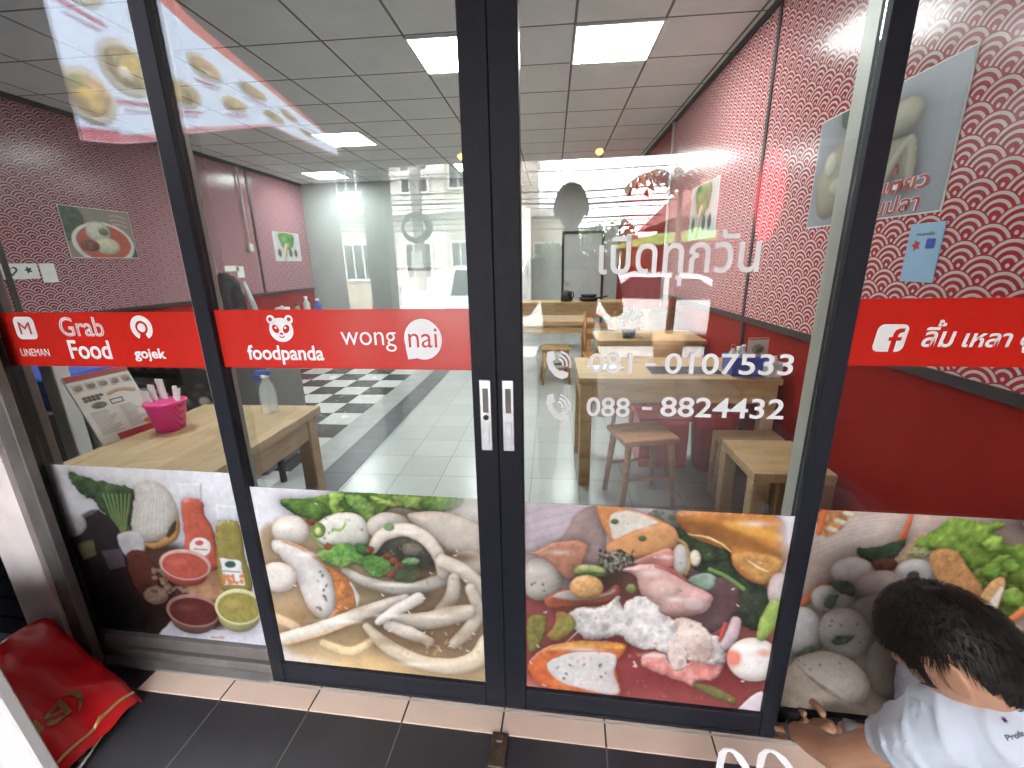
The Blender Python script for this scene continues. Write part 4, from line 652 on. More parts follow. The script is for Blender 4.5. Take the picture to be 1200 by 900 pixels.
# ---------------------------------------------------------------- furniture inside
def table(name, label, x0, x1, y0, y1, h, leg=.07, top=.045, ap=.1, inset=.03, mat=None, cat='table', group=None):
    cx, cy = (x0 + x1) / 2, (y0 + y1) / 2; t = thing(name, label, cat, (cx, cy, 0), 0, group); w_, d_ = (x1 - x0) / 2, (y1 - y0) / 2; mt = mat or (M['wood'] if w_ > d_ else M['woody'])
    put('top', MB().box(-w_, w_, -d_, d_, h - top, h, .006, 2), mt, t)
    if ap: put('apron', MB().box(-w_ + inset + leg, w_ - inset - leg, -d_ + inset, -d_ + inset + .025, h - top - ap, h - top - .001).box(-w_ + inset + leg, w_ - inset - leg, d_ - inset - .025, d_ - inset, h - top - ap, h - top - .001).box(-w_ + inset, -w_ + inset + .025, -d_ + inset + leg, d_ - inset - leg, h - top - ap, h - top - .001).box(w_ - inset - .025, w_ - inset, -d_ + inset + leg, d_ - inset - leg, h - top - ap, h - top - .001), mt, t)
    for sx in (-1, 1):
        for sy in (-1, 1):
            X, Y = sx * (w_ - inset - leg / 2), sy * (d_ - inset - leg / 2); put('leg', MB().box(X - leg / 2, X + leg / 2, Y - leg / 2, Y + leg / 2, 0, h - top - .001, .006), mt if mat else M['woodl'], t)
    return t
t = table('dining_table', 'rubberwood table just inside the left glass with a pink basket on it', -1.85, -1.2, 1.255, 2.04, .75, .075, .04, 0, .02, M['woody'])
for sx in (-1, 1): put('bracket', MB().prism([(-.39, .709), (.37, .709), (.37, .66), (.31, .6), (-.33, .6), (-.37, .66)], 'x', sx * .285 - .012, sx * .285 + .012), M['woody'], t)
T = table('dining_table', 'long rubberwood table by the red wall with a blue basket on it', .17, 1.385, 2.62, 3.24, .75, .075, .04, .12, .015, M['wood'])
table('dining_table', 'rubberwood table by the red wall, second from the glass', .42, 1.385, 3.95, 4.55, .75, .07, .04, .1)
table('dining_table', 'wide rubberwood table across the middle of the room behind the door stiles', -.95, .52, 5.3, 5.95, .75, .08, .05, .1)
table('serving_counter', 'high rubberwood counter before the rear wall with a black kettle on it', -.9, 1.2, 7.3, 7.8, .8, .08, .06, .2, .02)
table('dining_table', 'rubberwood table in the far left corner holding condiment bottles', -4.6, -3.3, 6.2, 6.8, .75, .07, .04, .1)
table('dining_table', 'rubberwood table near the white cupboard on the chequered floor', -2.9, -1.75, 6.1, 6.7, .72, .07, .05, .1)
table('bench', 'low rubberwood bench in front of the blue-basket table', .98, 1.36, 1.98, 2.4, .45, .07, .05, .0, .0, M['wood'], 'bench')
table('bench', 'low rubberwood bench tucked under the blue-basket table', 1.0, 1.36, 2.46, 2.6, .43, .05, .04, .0, .0, M['wood'], 'bench')
def stool(label, x, y, rz, mat, seatmat=None, back=False, group='wooden stools'):
    t = thing('stool', label, 'stool', (x, y, 0), rz, group)
    put('seat', MB().box(-.17, .17, -.15, .15, .42, .455, .015, 2), seatmat or mat, t)
    for sx in (-1, 1):
        for sy in (-1, 1): put('leg', MB().tube([(sx * .13, sy * .11, .42), (sx * .165, sy * .14, 0)], [.022, .017], 8), mat, t)
    [put('stretcher', MB().tube([(-.15, q_, .2), (.15, q_, .2)], .012), mat, t) for q_ in (-.125, .125)]
    return t
stool('orange-brown wooden stool in front of the blue-basket table', .55, 2.5, .25, M['woodr'])
stool('wooden stool at the left end under the wide middle table', -.55, 5.2, 0, M['woodl']); stool('wooden stool at the right of the wide middle table', .05, 5.25, .1, M['woodl'])
stool('dark orange wooden stool between the two tables along the red wall', .75, 3.6, .4, M['woodr'])
def chair(label, x, y, rz):
    t = thing('chair', label, 'chair', (x, y, 0), rz, 'wooden chairs')
    put('seat', MB().box(-.2, .2, -.2, .2, .42, .455, .012, 2), M['woodr'], t)
    for sx in (-1, 1):
        put('leg', MB().tube([(sx * .17, -.17, .42), (sx * .185, -.19, 0)], [.024, .017], 8), M['woodr'], t); put('leg', MB().tube([(sx * .17, .18, .0), (sx * .17, .18, .45), (sx * .17, .24, .9)], [.018, .022, .017], 8), M['woodr'], t)
    m = MB()
    for z in (.62, .74, .86): m.box(-.16, .16, .19 + (z - .45) * .13, .205 + (z - .45) * .13, z - .03, z + .03, .004)
    put('backrest', m, M['woodr'], t)
chair('wooden slat-back chair facing the second table by the red wall', .55, 4.75, 0); chair('wooden slat-back chair at the far end of the second table', 1.05, 4.8, .1)
t = thing('waste_bin', 'red plastic bin under the blue-basket table', 'bin', (1.15, 2.98, 0)); put('body', MB().lathe([(.12, 0), (.125, .01), (.16, .42), (.165, .44), (.15, .44), (.115, .03)], n=24), M['redp'], t); put('rim', MB().lathe([(.165, .43), (.172, .435), (.172, .45), (.165, .455)], n=24), M['redp'], t)
t = thing('storage_tub', 'red plastic tub behind the bin under the table', 'tub', (.8, 3.05, 0)); put('body', MB().box(-.17, .17, -.13, .13, 0, .36, .02, 2), M['redp'], t); put('rim', MB().box(-.185, .185, -.145, .145, .36, .385, .008), M['redp'], t)
# things on the left table
TZ = .75
P_ = lambda name, label, cat, x, y, z=TZ, rz=0, group=None: thing(name, label, cat, (x, y, z), rz, group)
bk = P_('plastic_basket', 'pink woven plastic basket on the left table', 'basket', -1.72, 1.69)
g = N('pink_woven_basket'); g.set(.3); vv = g.coord(); q = g.n('ShaderNodeTexWave'); q.inputs['Scale'].default_value = 60; g.l(vv, q.inputs[0]); g.l(g.ramp(q.outputs['Fac'], [(.25, (.42, .012, .11)), (.5, (.75, .04, .25))]), g.p.inputs['Base Color']); g.bump(q.outputs['Fac'], .5, .004)
put('body', MB().lathe([(.052, 0), (.056, .004), (.075, .12), (.078, .128), (.073, .128), (.05, .01)], n=28), g.m, bk); put('rim', MB().lathe([(.075, .122), (.082, .124), (.082, .132), (.074, .134)], n=28), M['pink'], bk)
for k, (dx, dy, h) in enumerate(((-.03, .0, .2), (-.02, .03, .22), (-.035, -.02, .18), (.02, .02, .19), (.04, -.01, .185))):
    lbl = ('folded paper sleeve standing at the left in the pink basket', 'tallest paper sleeve at the back of the pink basket', 'short paper sleeve leaning out at the left of the pink basket', 'white wrapped chopsticks upright in the pink basket', 'white wrapped chopsticks leaning right in the pink basket')[k]
    wd = .017 if k < 3 else .008; put_ = put('paper_sleeve' if k < 3 else 'wrapped_chopsticks', MB().prism([(-wd, 0), (wd, 0), (wd * 1.1 + dx * .9, h), (-wd * .9 + dx * .9, h)], 'y', -.003, .003), M['paper'], None, (-1.72 + dx, 1.69 + dy, TZ + .006), (k - 1) * .15)
    tag(put_, lbl, 'paper sleeve' if k < 3 else 'chopsticks')
def menu_print():
    P = Print(110, 150, ((0, 0), (220, 0), (220, 300), (0, 300)), (206, 204, 198))
    P.poly([(0, 0), (220, 0), (220, 26), (0, 26)], (170, 24, 30), smooth=False, ruf=0, soft=1); P.poly([(60, 272), (220, 272), (220, 300), (60, 300)], (170, 24, 30), smooth=False, ruf=0, soft=1)
    g = random.Random(4)
    for k in range(5): P.poly([(10 + 42 * k, 40), (46 + 42 * k, 40), (46 + 42 * k, 74), (10 + 42 * k, 74)], (180, 176, 168), smooth=False, ruf=0, soft=1, tex=.3); P.ell(28 + 42 * k, 57, 13, 11, (150, 120, 92), tex=.4)
    for k in range(9): P.ell(28 + 14 * (k % 5), 100 + 12 * (k // 5), 8, 7, (96, 74, 56), tex=.4)
    P.tube([(110, 104), (150, 96), (200, 110)], 16, (190, 150, 100)); P.ell(60, 140, 26, 14, (120, 100, 78), tex=.4); P.poly([(100, 128), (146, 128), (146, 150), (100, 150)], (60, 48, 46), smooth=False, ruf=0, soft=1); P.poly([(104, 132), (142, 132), (142, 146), (104, 146)], (206, 200, 196), smooth=False, ruf=0, soft=1)
    for k in range(12):
        y = 166 + k * 8.5; P.tube([(18, y), (18 + g.uniform(50, 80), y)], 2.4, (120, 112, 110), bump=0, ruf=0, soft=1); P.tube([(120, y), (120 + g.uniform(40, 80), y)], 2.4, (120, 112, 110), bump=0, ruf=0, soft=1)
    P.ell(186, 256, 16, 11, (206, 104, 44), tex=.3); return P
mn = P_('menu_board', 'large laminated menu with red header propped up on the left table', 'menu', -1.84, 1.49, TZ, R(80))
mm = put('sheet', pmesh('menu_print', menu_print(), .235, .31), M['printwall'], mn); mm.location = (0, .0, .003); mm.rotation_euler = (R(-25), 0, 0)
st = put('stand', MB().box(.0, .235, .002, .008, .0, .312), M['paper'], mn); st.rotation_euler = (R(-25), 0, 0)
def spray(label, x, y, trig):
    s = P_('spray_bottle', label, 'spray bottle', x, y); put('body', MB().lathe([(.036, 0), (.038, .005), (.038, .1), (.03, .14), (.014, .17), (.013, .185)], n=18), M['see'], s); put('trigger_head', MB().box(-.045, .03, -.011, .011, .19, .215, .004).box(-.05, -.04, -.007, .007, .15, .195, .002), trig, s); put('collar', MB().lathe([(.017, .18), (.018, .182), (.018, .192), (.015, .194)], n=14), M['whitev'], s)
spray('clear spray bottle with blue trigger at the back of the left table', -1.40, 1.93, M['blue']); 
s = P_('drink_bottle', 'small teal capped bottle behind the left door stile on the table', 'bottle', -1.46, 1.72); put('body', MB().lathe([(.026, 0), (.028, .004), (.028, .075), (.014, .1), (.013, .108)], n=16), M['see'], s); put('cap', MB().lathe([(.016, .107), (.017, .109), (.017, .125), (.014, .128)], n=14), M['teal'], s)
# counter with printed poster beyond the left table, panels, blue crate, black jacket
def balls_print():
    P = Print(110, 80, ((0, 0), (220, 0), (220, 160), (0, 160)), (170, 160, 150)); P.poly([(0, 26), (220, 40), (220, 52), (0, 40)], (22, 18, 18), smooth=False, soft=1, ruf=0); g = random.Random(7)
    for k in range(16): P.ell(8 + 14 * k, 12 + g.uniform(-5, 6), 11, 10, (255, 244, 220), shadow=.5)
    for k in range(26): P.ell(g.uniform(110, 214), g.uniform(64, 150), 13, 12, (250, 238, 212), shadow=.6)
    P.poly([(10, 60), (100, 66), (96, 110), (6, 100)], (40, 24, 22), smooth=False, tex=.3); P.tube([(16, 78), (50, 70), (88, 84)], 8, (206, 196, 186), bump=0); P.tube([(20, 94), (60, 92), (84, 100)], 7, (206, 196, 186), bump=0); return P
ct = thing('food_counter', 'grey counter with a fish ball poster on its front behind the left table', 'counter', (-2.55, 2.75, 0)); put('body', MB().box(-.5, .52, -.1, .5, 0, .86, .01), M['greypanel'], ct); put('worktop', MB().box(-.53, .55, -.13, .53, .861, .9, .006), M['alu'], ct)
put('front_poster', pmesh('ball_print', balls_print(), .72, .45), M['printwall'], ct, (-.40, -.104, .40))
s = thing('steel_screen', 'dark grey upright panel standing on the chequered floor behind the spray bottle', 'panel', (-2.0, 2.55, 0)); put('panel', MB().box(-.25, .17, .0, .03, .18, 1.0, .004), M['greypanel'], s); put('leg', MB().box(-.2, -.17, 0, .03, 0, .18), M['black'], s); put('leg', MB().box(.13, .16, 0, .03, 0, .18), M['black'], s)
s = thing('storage_crate', 'blue plastic crate in the left corner past the table', 'crate', (-2.95, 2.15, 0)); put('body', MB().box(-.4, .5, -.2, .2, .0, .72, .01), M['greypanel'], s); put('tray', MB().box(-.38, .3, -.18, .18, .722, .9, .01), M['blue'], s)
s = thing('support_column', 'white square column inside the left glass', 'column', (-2.3, 1.75, 0)); put('shaft', MB().box(-.035, .035, -.035, .035, 0, 1.14, .004), M['white'], s); put('cap', MB().box(-.045, .045, -.045, .045, 1.141, 1.16, .003), M['white'], s)
s = thing('draped_jacket', 'black jacket draped over a high rack beyond the red band', 'jacket', (-3.2, 4.1, 0)); m = MB()
m.ell((0, 0, 1.14), (.15, .1, .26), None, 14, 10, .08).ell((.12, -.02, 1.05), (.05, .07, .2), None, 10, 8, .1); put('cloth', m, M['cloth'], s); put('rack', MB().tube([(0, 0, 0), (0, 0, 1.3)], .015).box(-.2, .2, -.2, .2, 0, .03), M['steel'], s); put('sleeve', MB().tube([(.14, .05, 1.32), (.2, .05, 1.1), (.24, .05, .9)], [.02, .03, .035]), M['greyink'], s); put('paper_tag', MB().box(-.1, .02, -.13, -.125, 1.08, 1.18), M['paper'], s)
s = thing('paper_cup_stack', 'stack of white paper cups beside the black jacket', 'cups', (-3.45, 4.1, .9)); put('cups', MB().lathe([(.03, 0), (.04, .1), (.036, .1), (.042, .2), (.038, .2), (.045, .34), (.043, .34)], n=16), M['paper'], s); put('tray', MB().box(-.1, .1, -.08, .08, -.9, -.001), M['greypanel'], s)
def bottle(name, label, x, y, z, r, h, mat, capm, group=None):
    s = thing(name, label, 'bottle', (x, y, z), 0, group); put('body', MB().lathe([(r * .95, 0), (r, .005), (r, h * .62), (r * .45, h * .8), (r * .42, h * .88)], n=16), mat, s); put('cap', MB().lathe([(r * .5, h * .87), (r * .52, h * .88), (r * .52, h), (r * .4, h * 1.01)], n=12), capm, s); return s
bottle('condiment_bottle', 'clear bottle with white cap on the far left table', -3.75, 6.4, .75, .05, .26, M['clear'], M['whitev']); bottle('condiment_bottle', 'pale blue bottle beside the white-capped one on the far left table', -3.6, 6.45, .75, .055, .22, M['blue'], M['whitev']); bottle('condiment_bottle', 'small dark bottle on the far left table', -3.88, 6.35, .75, .045, .15, M['brown'], M['black'])
s = thing('tissue_box', 'small white tissue box on the far left table', 'tissue box', (-4.15, 6.4, .75)); put('box', MB().box(-.09, .09, -.06, .06, 0, .1, .006), M['paper'], s); put('tissue', MB().ell((0, 0, .1), (.03, .015, .03), None, 8, 6, .2), M['paper'], s)
s = thing('drinks_fridge', 'white waist-high cabinet with a steel lid on the chequered floor', 'cabinet', (-2.22, 7.4, 0)); put('body', MB().box(-.32, .3, -.3, .3, .06, 1.36, .015), M['white'], s); put('lid', MB().box(-.33, .31, -.31, .31, 1.362, 1.42, .012), M['alu'], s); put('handle', MB().box(-.28, -.25, -.33, -.301, .8, 1.1, .004), M['steel'], s)
# on the right table
s = thing('plastic_basket', 'blue plastic basket of bottles on the table by the red wall', 'basket', (1.22, 2.76, .75)); put('body', MB().box(-.11, .11, -.08, .08, 0, .006).box(-.115, .115, -.085, -.079, .006, .115, .002).box(-.115, .115, .079, .085, .006, .115, .002).box(-.115, -.109, -.078, .078, .006, .115, .002).box(.109, .115, -.078, .078, .006, .115, .002), M['blue'], s); put('rim', MB().box(-.122, .122, -.092, -.0851, .105, .118, .002), M['blue'], s); put('rim', MB().box(-.122, .122, .0851, .092, .105, .118, .002), M['blue'], s)
for k, (dx, dy) in enumerate(((-.07, -.03), (-.02, .02), (-.075, .04))): bottle('condiment_bottle', ('clear sauce bottle at the front left in the blue basket', 'clear sauce bottle in the middle of the blue basket', 'clear sauce bottle at the back left in the blue basket')[k], 1.22 + dx, 2.76 + dy, .757, .026, .17, M['clear'], (M['whitev'], M['clear'], M['redp'])[k], 'sauce bottles in the blue basket')
def card_print():
    P = Print(50, 60, ((0, 0), (100, 0), (100, 120), (0, 120)), (206, 200, 184)); P.tube([(6, 6), (94, 6)], 8, (190, 40, 36), bump=0); P.ell(50, 58, 30, 24, (170, 160, 120), tex=.4); P.ell(56, 62, 18, 12, (110, 130, 70), tex=.4); P.tube([(16, 100), (84, 100)], 6, (120, 100, 96), bump=0); return P
s = thing('menu_card', 'small printed card standing in the blue basket', 'card', (1.29, 2.80, .78), .1); put('sheet', pmesh('card_print', card_print(), .13, .15), M['printwall'], s, (-.06, .0, .04)); put('backing', MB().box(-.06, .07, .001, .003, 0, .19), M['paper'], s)
s = thing('tissue_box', 'white tissue box at the end of the table by the red wall', 'tissue box', (1.37 - .09, 2.67, .75), .1); s.location = (1.33, 2.655, .75); put('box', MB().box(-.05, .05, -.03, .03, 0, .1, .01), M['clear'], s); put('tissue', MB().ell((0, 0, .105), (.02, .012, .035), None, 8, 6, .2), M['paper'], s)
s = thing('place_mat', 'dark cloth place mat on the table by the red wall', 'mat', (.86, 2.82, .75)); put('mat', MB().box(-.22, .22, -.1, .1, 0, .006, .002), M['cloth'], s); put('hem', MB().box(-.225, .225, -.106, -.1005, 0, .005).box(-.225, .225, .1005, .106, 0, .005), M['greyink'], s)
s = thing('magazine_pile', 'white papers lying at the left end of the blue-basket table', 'papers', (.36, 2.9, .75), .3); put('sheet', MB().box(-.1, .1, -.07, .07, 0, .004), M['paper'], s); put('sheet', MB().box(-.08, .11, -.08, .05, .0045, .009), M['paper'], s)
s = thing('potted_plant', 'small bushy plant in a pot on the second table', 'plant', (.72, 4.1, .75)); put('pot', MB().lathe([(.05, 0), (.055, .005), (.07, .1), (.06, .1)], n=18), M['black'], s); m = MB(); g_ = random.Random(3)
for k in range(90):
    a_, e_ = g_.uniform(0, 6.28), g_.uniform(.1, 1.4); v_ = Vector((math.cos(a_) * math.cos(e_), math.sin(a_) * math.cos(e_), math.sin(e_))) * g_.uniform(.08, .17); c_ = Vector((0, 0, .1)) + v_; n_ = v_.cross(Vector((0, 0, 1))).normalized() * .012; m.quad(c_ - n_, c_ + v_ * .3, c_ + n_, c_ - v_ * .3)
put('leaves', m, M['foliage'], s)
s = thing('cardboard_box', 'brown cardboard box on the floor against the red wall beyond the tables', 'box', (1.2, 5.0, 0)); put('carton', MB().box(-.16, .16, -.2, .2, 0, .9, .004), M['brown'], s); put('flap', MB().quad((-.16, -.2, .901), (.16, -.2, .901), (.2, -.34, .99), (-.13, -.34, .98)), M['brown'], s)
s = thing('kettle', 'black kettle on the high counter before the rear wall', 'kettle', (.25, 7.5, .8)); put('body', MB().lathe([(.09, 0), (.1, .01), (.085, .14), (.05, .17), (.02, .185)], n=18), M['black'], s); put('handle', MB().tube([(.06, 0, .16), (.11, 0, .15), (.12, 0, .08), (.09, 0, .04)], .01), M['black'], s)
s = thing('cooking_tool_pile', 'pile of black pans on the high counter right of the kettle', 'pans', (.62, 7.5, .8)); put('pan', MB().lathe([(.12, 0), (.14, .005), (.17, .06), (.16, .06), (.12, .012)], n=20), M['black'], s); put('handle', MB().tube([(.15, 0, .05), (.32, 0, .08)], .012), M['black'], s); put('pan', MB().lathe([(.1, .062), (.12, .066), (.14, .11), (.13, .11)], n=20), M['black'], s)
# ---------------------------------------------------------------- posters and notices on the walls
def bowl_print():
    P = Print(90, 64, ((0, 0), (820, 0), (820, 500), (0, 500)), (140, 132, 120)); P.leaf([(0, 0), (180, 10), (240, 120), (180, 260), (60, 330), (0, 300)], (70, 96, 56), (36, 60, 32)); P.leaf([(700, 300), (820, 320), (820, 500), (640, 480)], (56, 90, 50), (36, 60, 32))
    P.ell(420, 360, 380, 230, (214, 212, 208), bump=30); P.ell(420, 350, 330, 190, (186, 80, 52), bump=0, tex=.2); P.ell(380, 240, 150, 110, (206, 204, 190), tex=.14); P.ell(450, 380, 160, 90, (210, 202, 176), tex=.14, ts=20); P.ell(240, 380, 110, 60, (120, 66, 46), tex=.4, ts=30); P.ell(440, 230, 60, 40, (110, 130, 80), tex=.4)
    for k in range(3): P.tube([(560, 60 + 46 * k), (640, 50 + 46 * k), (760, 70 + 46 * k)], 22, (190, 150, 150), bump=0)
    return P
def squid_print():
    P = Print(100, 70, ((0, 0), (760, 0), (760, 500), (0, 500)), (150, 152, 164)); P.haze(250, 280, 260, 200, (110, 104, 90), .9); P.haze(700, 40, 100, 160, (150, 154, 172), .9)
    P.ell(170, 300, 130, 170, (150, 144, 124), rot=.3); P.ell(120, 220, 46, 60, (186, 182, 164)); P.ell(190, 330, 60, 46, (176, 172, 150)); P.ell(480, 150, 130, 80, (168, 160, 138), rot=-.2, shadow=.5)
    for k in range(5): P.tube([(330 + 26 * k, 430), (380 + 30 * k, 300), (470 + 26 * k, 230), (560 + 10 * k, 360)], 44, (190 - 8 * k, 184 - 8 * k, 160 - 8 * k), shadow=.5)
    P.leaf([(150, 0), (260, 20), (240, 90), (170, 70)], (70, 90, 60), (40, 60, 40)); return P
def herb_print():
    P = Print(50, 40, ((0, 0), (240, 0), (240, 180), (0, 180)), (190, 190, 190)); P.leaf([(60, 0), (180, 10), (170, 80), (110, 110), (60, 70)], (110, 160, 60), (60, 110, 40)); 
    for k in range(4): P.ell(40 + 50 * k, 130, 16, 26, (90, 74, 60), tex=.4); P.tube([(110, 80), (90, 120), (80, 170)], 26, (196, 176, 150))
    return P
def wallpiece(name, label, cat, side, y0, z0, w_, h_, pr=None, back='paper', extra=None):
    loc, rz = ((1.396, y0 + w_, z0), R(-90)) if side > 0 else ((-4.896, y0, z0), R(90))      # local x runs to the viewer's right
    t = thing(name, label, cat, loc, rz); put('sheet', MB().box(0, w_, .0, .003, 0, h_), M[back], t)
    if pr: put('print', pmesh('wall_print', pr, w_ - .01, h_ - .01), M['printwall'], t, (.005, -.0015, .005))
    return t
wallpiece('food_poster', 'poster of a noodle bowl with herbs on the plum wallpaper', 'poster', -1, 4.18, 1.58, .75, .51, bowl_print())
sq = wallpiece('food_poster', 'large poster of pale fish noodles with red Thai lettering on the red wallpaper', 'poster', 1, 1.80, 1.60, .86, .52, squid_print())
for t_, z0, z1, x0, x1 in (('ก๋วยเตยว', .095, .165, .34, .78), ('เส้นปลา', .014, .09, .42, .76)):
    put('lettering', text_mesh(t_, x0, z0, x1, z1, .05, .1, -.0025), M['paper'], sq); put('lettering', text_mesh(t_, x0, z0, x1, z1, .015, .1, -.0035), M['redink'], sq)
put('lettering', text_mesh('ี', .575, .168, .615, .184, .03, 0, -.0035), M['redink'], sq); put('lettering', text_mesh('๋', .59, .19, .612, .208, .03, 0, -.0035), M['redink'], sq)
wallpiece('food_poster', 'small poster with green herbs at the far end of the red wallpaper', 'poster', 1, 4.08, 1.635, .76, .49, herb_print())
wallpiece('food_poster', 'white poster of small side dishes near the far corner of the plum wallpaper', 'poster', -1, 7.6, 1.555, .82, .50, herb_print())
t = wallpiece('payment_notice', 'pale blue payment notice below the fish noodle poster', 'notice', 1, 1.765, 1.35, .155, .215, None, 'greyink'); bl = plain('pale_blue_card', (.33, .5, .72), .5, 0, .05); kids(t)[0].data.materials[0] = bl
for k, (x, z) in enumerate(((.045, .135), (.11, .14))): put('logo', shape_mesh([rrect(x - .02, z - .018, x + .02, z + .018, .006)] if k else [[(x + .022 * (1 if q % 2 else .5) * math.cos(q * math.pi / 5), z + .022 * (1 if q % 2 else .5) * math.sin(q * math.pi / 5)) for q in range(10)]], -.001), M['blue'] if k else M['redink'], t)
put('lettering', text_mesh('คนละครึ่ง', .04, .17, .12, .183, .01, 0, -.001), M['darkink'], t)
t = wallpiece('payment_notice', 'white double notice with two small emblems on the plum wallpaper', 'notice', -1, 3.56, 1.385, .29, .14)
put('logo', shape_mesh([[(.075 + .05 * math.sin(q) ** 3, .075 + .003 * (13 * math.cos(q) - 5 * math.cos(2 * q) - 2 * math.cos(3 * q) - math.cos(4 * q))) for q in [i * math.pi / 12 for i in range(24)]], [(.075 + .032 * math.sin(q) ** 3, .076 + .0019 * (13 * math.cos(q) - 5 * math.cos(2 * q) - 2 * math.cos(3 * q) - math.cos(4 * q))) for q in [i * math.pi / 12 for i in range(24)]]], -.001), M['darkink'], t); put('logo', shape_mesh([[(.21 + .036 * (1 if q % 2 else .5) * math.cos(q * math.pi / 5), .08 + .036 * (1 if q % 2 else .5) * math.sin(q * math.pi / 5)) for q in range(10)]], -.001), M['darkink'], t)
wallpiece('payment_notice', 'small plain white card beside the double notice on the plum wallpaper', 'notice', -1, 3.87, 1.345, .13, .18)
wallpiece('payment_notice', 'small white notice left of the second batten on the plum wallpaper', 'notice', -1, 6.3, 1.40, .3, .08); wallpiece('payment_notice', 'little pinkish slip under the small white notice on the plum wallpaper', 'notice', -1, 6.55, 1.3, .16, .17)
# ---------------------------------------------------------------- porch and street behind the camera (seen in the glass)
def X(name, label, cat, s, d, z=0, rz=0, group=None): return thing(name, label, cat, W(s, d, z), FA + rz, group)
t = X('display_board', 'white upright board at the near left edge of the porch', 'board', -1.355, -.36); t.rotation_euler = (0, R(-9), FA); put('panel', MB().box(-.6, .0, -.03, .0, 0.02, .66, .004), M['board'], t); put('foot', MB().box(-.5, -.05, -.12, .09, -.05, .018), M['alu'], t)
FO_ = lambda name, mb, mat, label, cat: tag(FO(name, mb, mat), label, cat)
FO_('porch_wall', MB().box(-2.5, -2.15, -3.0, -.9, 0, 2.24), M['concrete'], 'grey side wall on the left of the porch', 'wall')
FO_('porch_wall', MB().box(-3.9, -3.6, -2.4, -.02, 0, 2.24), M['black'], 'unseen dark wall added beyond the grey one to block the street reflection', 'wall')  # unseen wall put in to keep the bright street out of the left pane
FO_('porch_wall', MB().prism([(-.02, 0), (-5.2, 0), (-5.2, 3.1), (-2.7, 3.1), (-2.7, 2.22), (-.02, 2.24)], 'x', 1.95, 2.2), M['brickr'], 'dark red-brown boarded wall on the right of the porch', 'wall')  # outer end raised to block the sky strip reflected in the glass
FO_('porch_column', MB().box(-1.6, -1.43, -2.5, -2.33, 0, 2.29), M['concrete'], 'square grey column at the street edge of the porch', 'column')
FO_('porch_fascia', MB().box(-9, 6, -2.68, -2.602, 2.24, 2.45), M['concrete'], 'grey fascia beam along the street edge of the porch', 'beam')
for s_, lb in ((.23, 'small warm lamp under the porch ceiling, right one'), (-.77, 'small warm lamp under the porch ceiling, left one')):
    t = X('porch_lamp', lb, 'lamp', s_, -2.3, 2.355); put('rod', MB().tube([(0, 0, 0), (0, 0, -.13)], .006), M['black'], t); put('bulb', MB().ell((0, 0, -.15), (.03, .03, .022)), M['warm'], t)
def banner_print():
    P = Print(260, 90, ((0, 0), (1700, 0), (1700, 600), (0, 600)), (196, 210, 232)); P.poly([(0, -20), (1700, -20), (1700, 70), (0, 90)], (190, 80, 70), smooth=False, ruf=4)
    g = random.Random(8)
    for x, y, r in ((160, 250, 70), (330, 380, 60), (480, 250, 66), (620, 430, 74), (760, 240, 80), (900, 420, 66), (1040, 250, 76), (1180, 430, 70), (1330, 230, 80), (1480, 400, 84), (1610, 220, 80), (1640, 500, 70)):
        P.ell(x, y, r * 1.25, r * .9, (178, 176, 164), bump=20); P.ell(x, y - 4, r, r * .66, (150, 134, 84) if g.random() < .5 else (172, 140, 90), tex=.5, ts=20)
        for k in range(3): P.ell(x + g.uniform(-.6, .6) * r, y + g.uniform(-.4, .3) * r, r * .3, r * .22, g.choice(((196, 168, 60), (120, 140, 70), (200, 192, 170), (160, 96, 66))), tex=.3)
        P.tube([(x - r, y + r * 1.05), (x + r * .9, y + r * 1.12)], 13, (160, 96, 120), bump=0, tex=.5, ts=7); P.tube([(x - r * .7, y + r * 1.32), (x + r * .5, y + r * 1.36)], 10, (150, 130, 170), bump=0, tex=.5, ts=7)
    P.poly([(1260, 470), (1380, 470), (1380, 560), (1260, 560)], (176, 110, 104), smooth=False); P.poly([(0, 560), (1700, 580), (1700, 600), (0, 600)], (190, 70, 64), smooth=False, alpha=.8)
    return P
t = X('menu_lightbox', 'lit food menu sign fixed high on the left side of the porch', 'sign', -1.61, -2.05, 2.0, 0)
BP = banner_print(); bm_ = pmesh('banner_print', BP, 1.0, 1.0)
v = np.empty(len(bm_.vertices) * 3); bm_.vertices.foreach_get('co', v); v = v.reshape(-1, 3); U, Vv = v[:, 0].copy(), v[:, 2].copy(); dd = 2.05 - U * 1.85       # far end to near end
zb = np.interp(dd, [.1, .35, .7, 1.33, 2.05], [-.14, -.1, -.0, .2, .2]); zt = np.interp(dd, [.1, .87, 2.09], [.78, .5, .29])
v[:, 0] = 0; v[:, 1] = 2.05 - dd; v[:, 2] = zb + Vv * (zt - zb); bm_.vertices.foreach_set('co', v.ravel()); bm_.update()
n = N('backlit_menu_print'); a_ = n.n('ShaderNodeAttribute', attribute_name='ink'); e_ = n.n('ShaderNodeEmission'); e_.inputs[1].default_value = .55; n.l(a_.outputs['Color'], e_.inputs[0]); n.l(e_.outputs[0], n.out.inputs[0])
put('lit_face', bm_, n.m, t, (.003, 0, 0)); put('box', MB().prism([(0, .2), (.72, .2), (1.35, .0), (1.7, -.1), (1.85, -.13), (1.85, .745), (1.18, .5), (0, .29)], 'x', -.1, .0), M['alu'], t)
put('bracket', MB().box(-.08, -.05, .3, .33, .3, .46).box(-.08, -.05, 1.6, 1.63, .6, .86), M['black'], t)
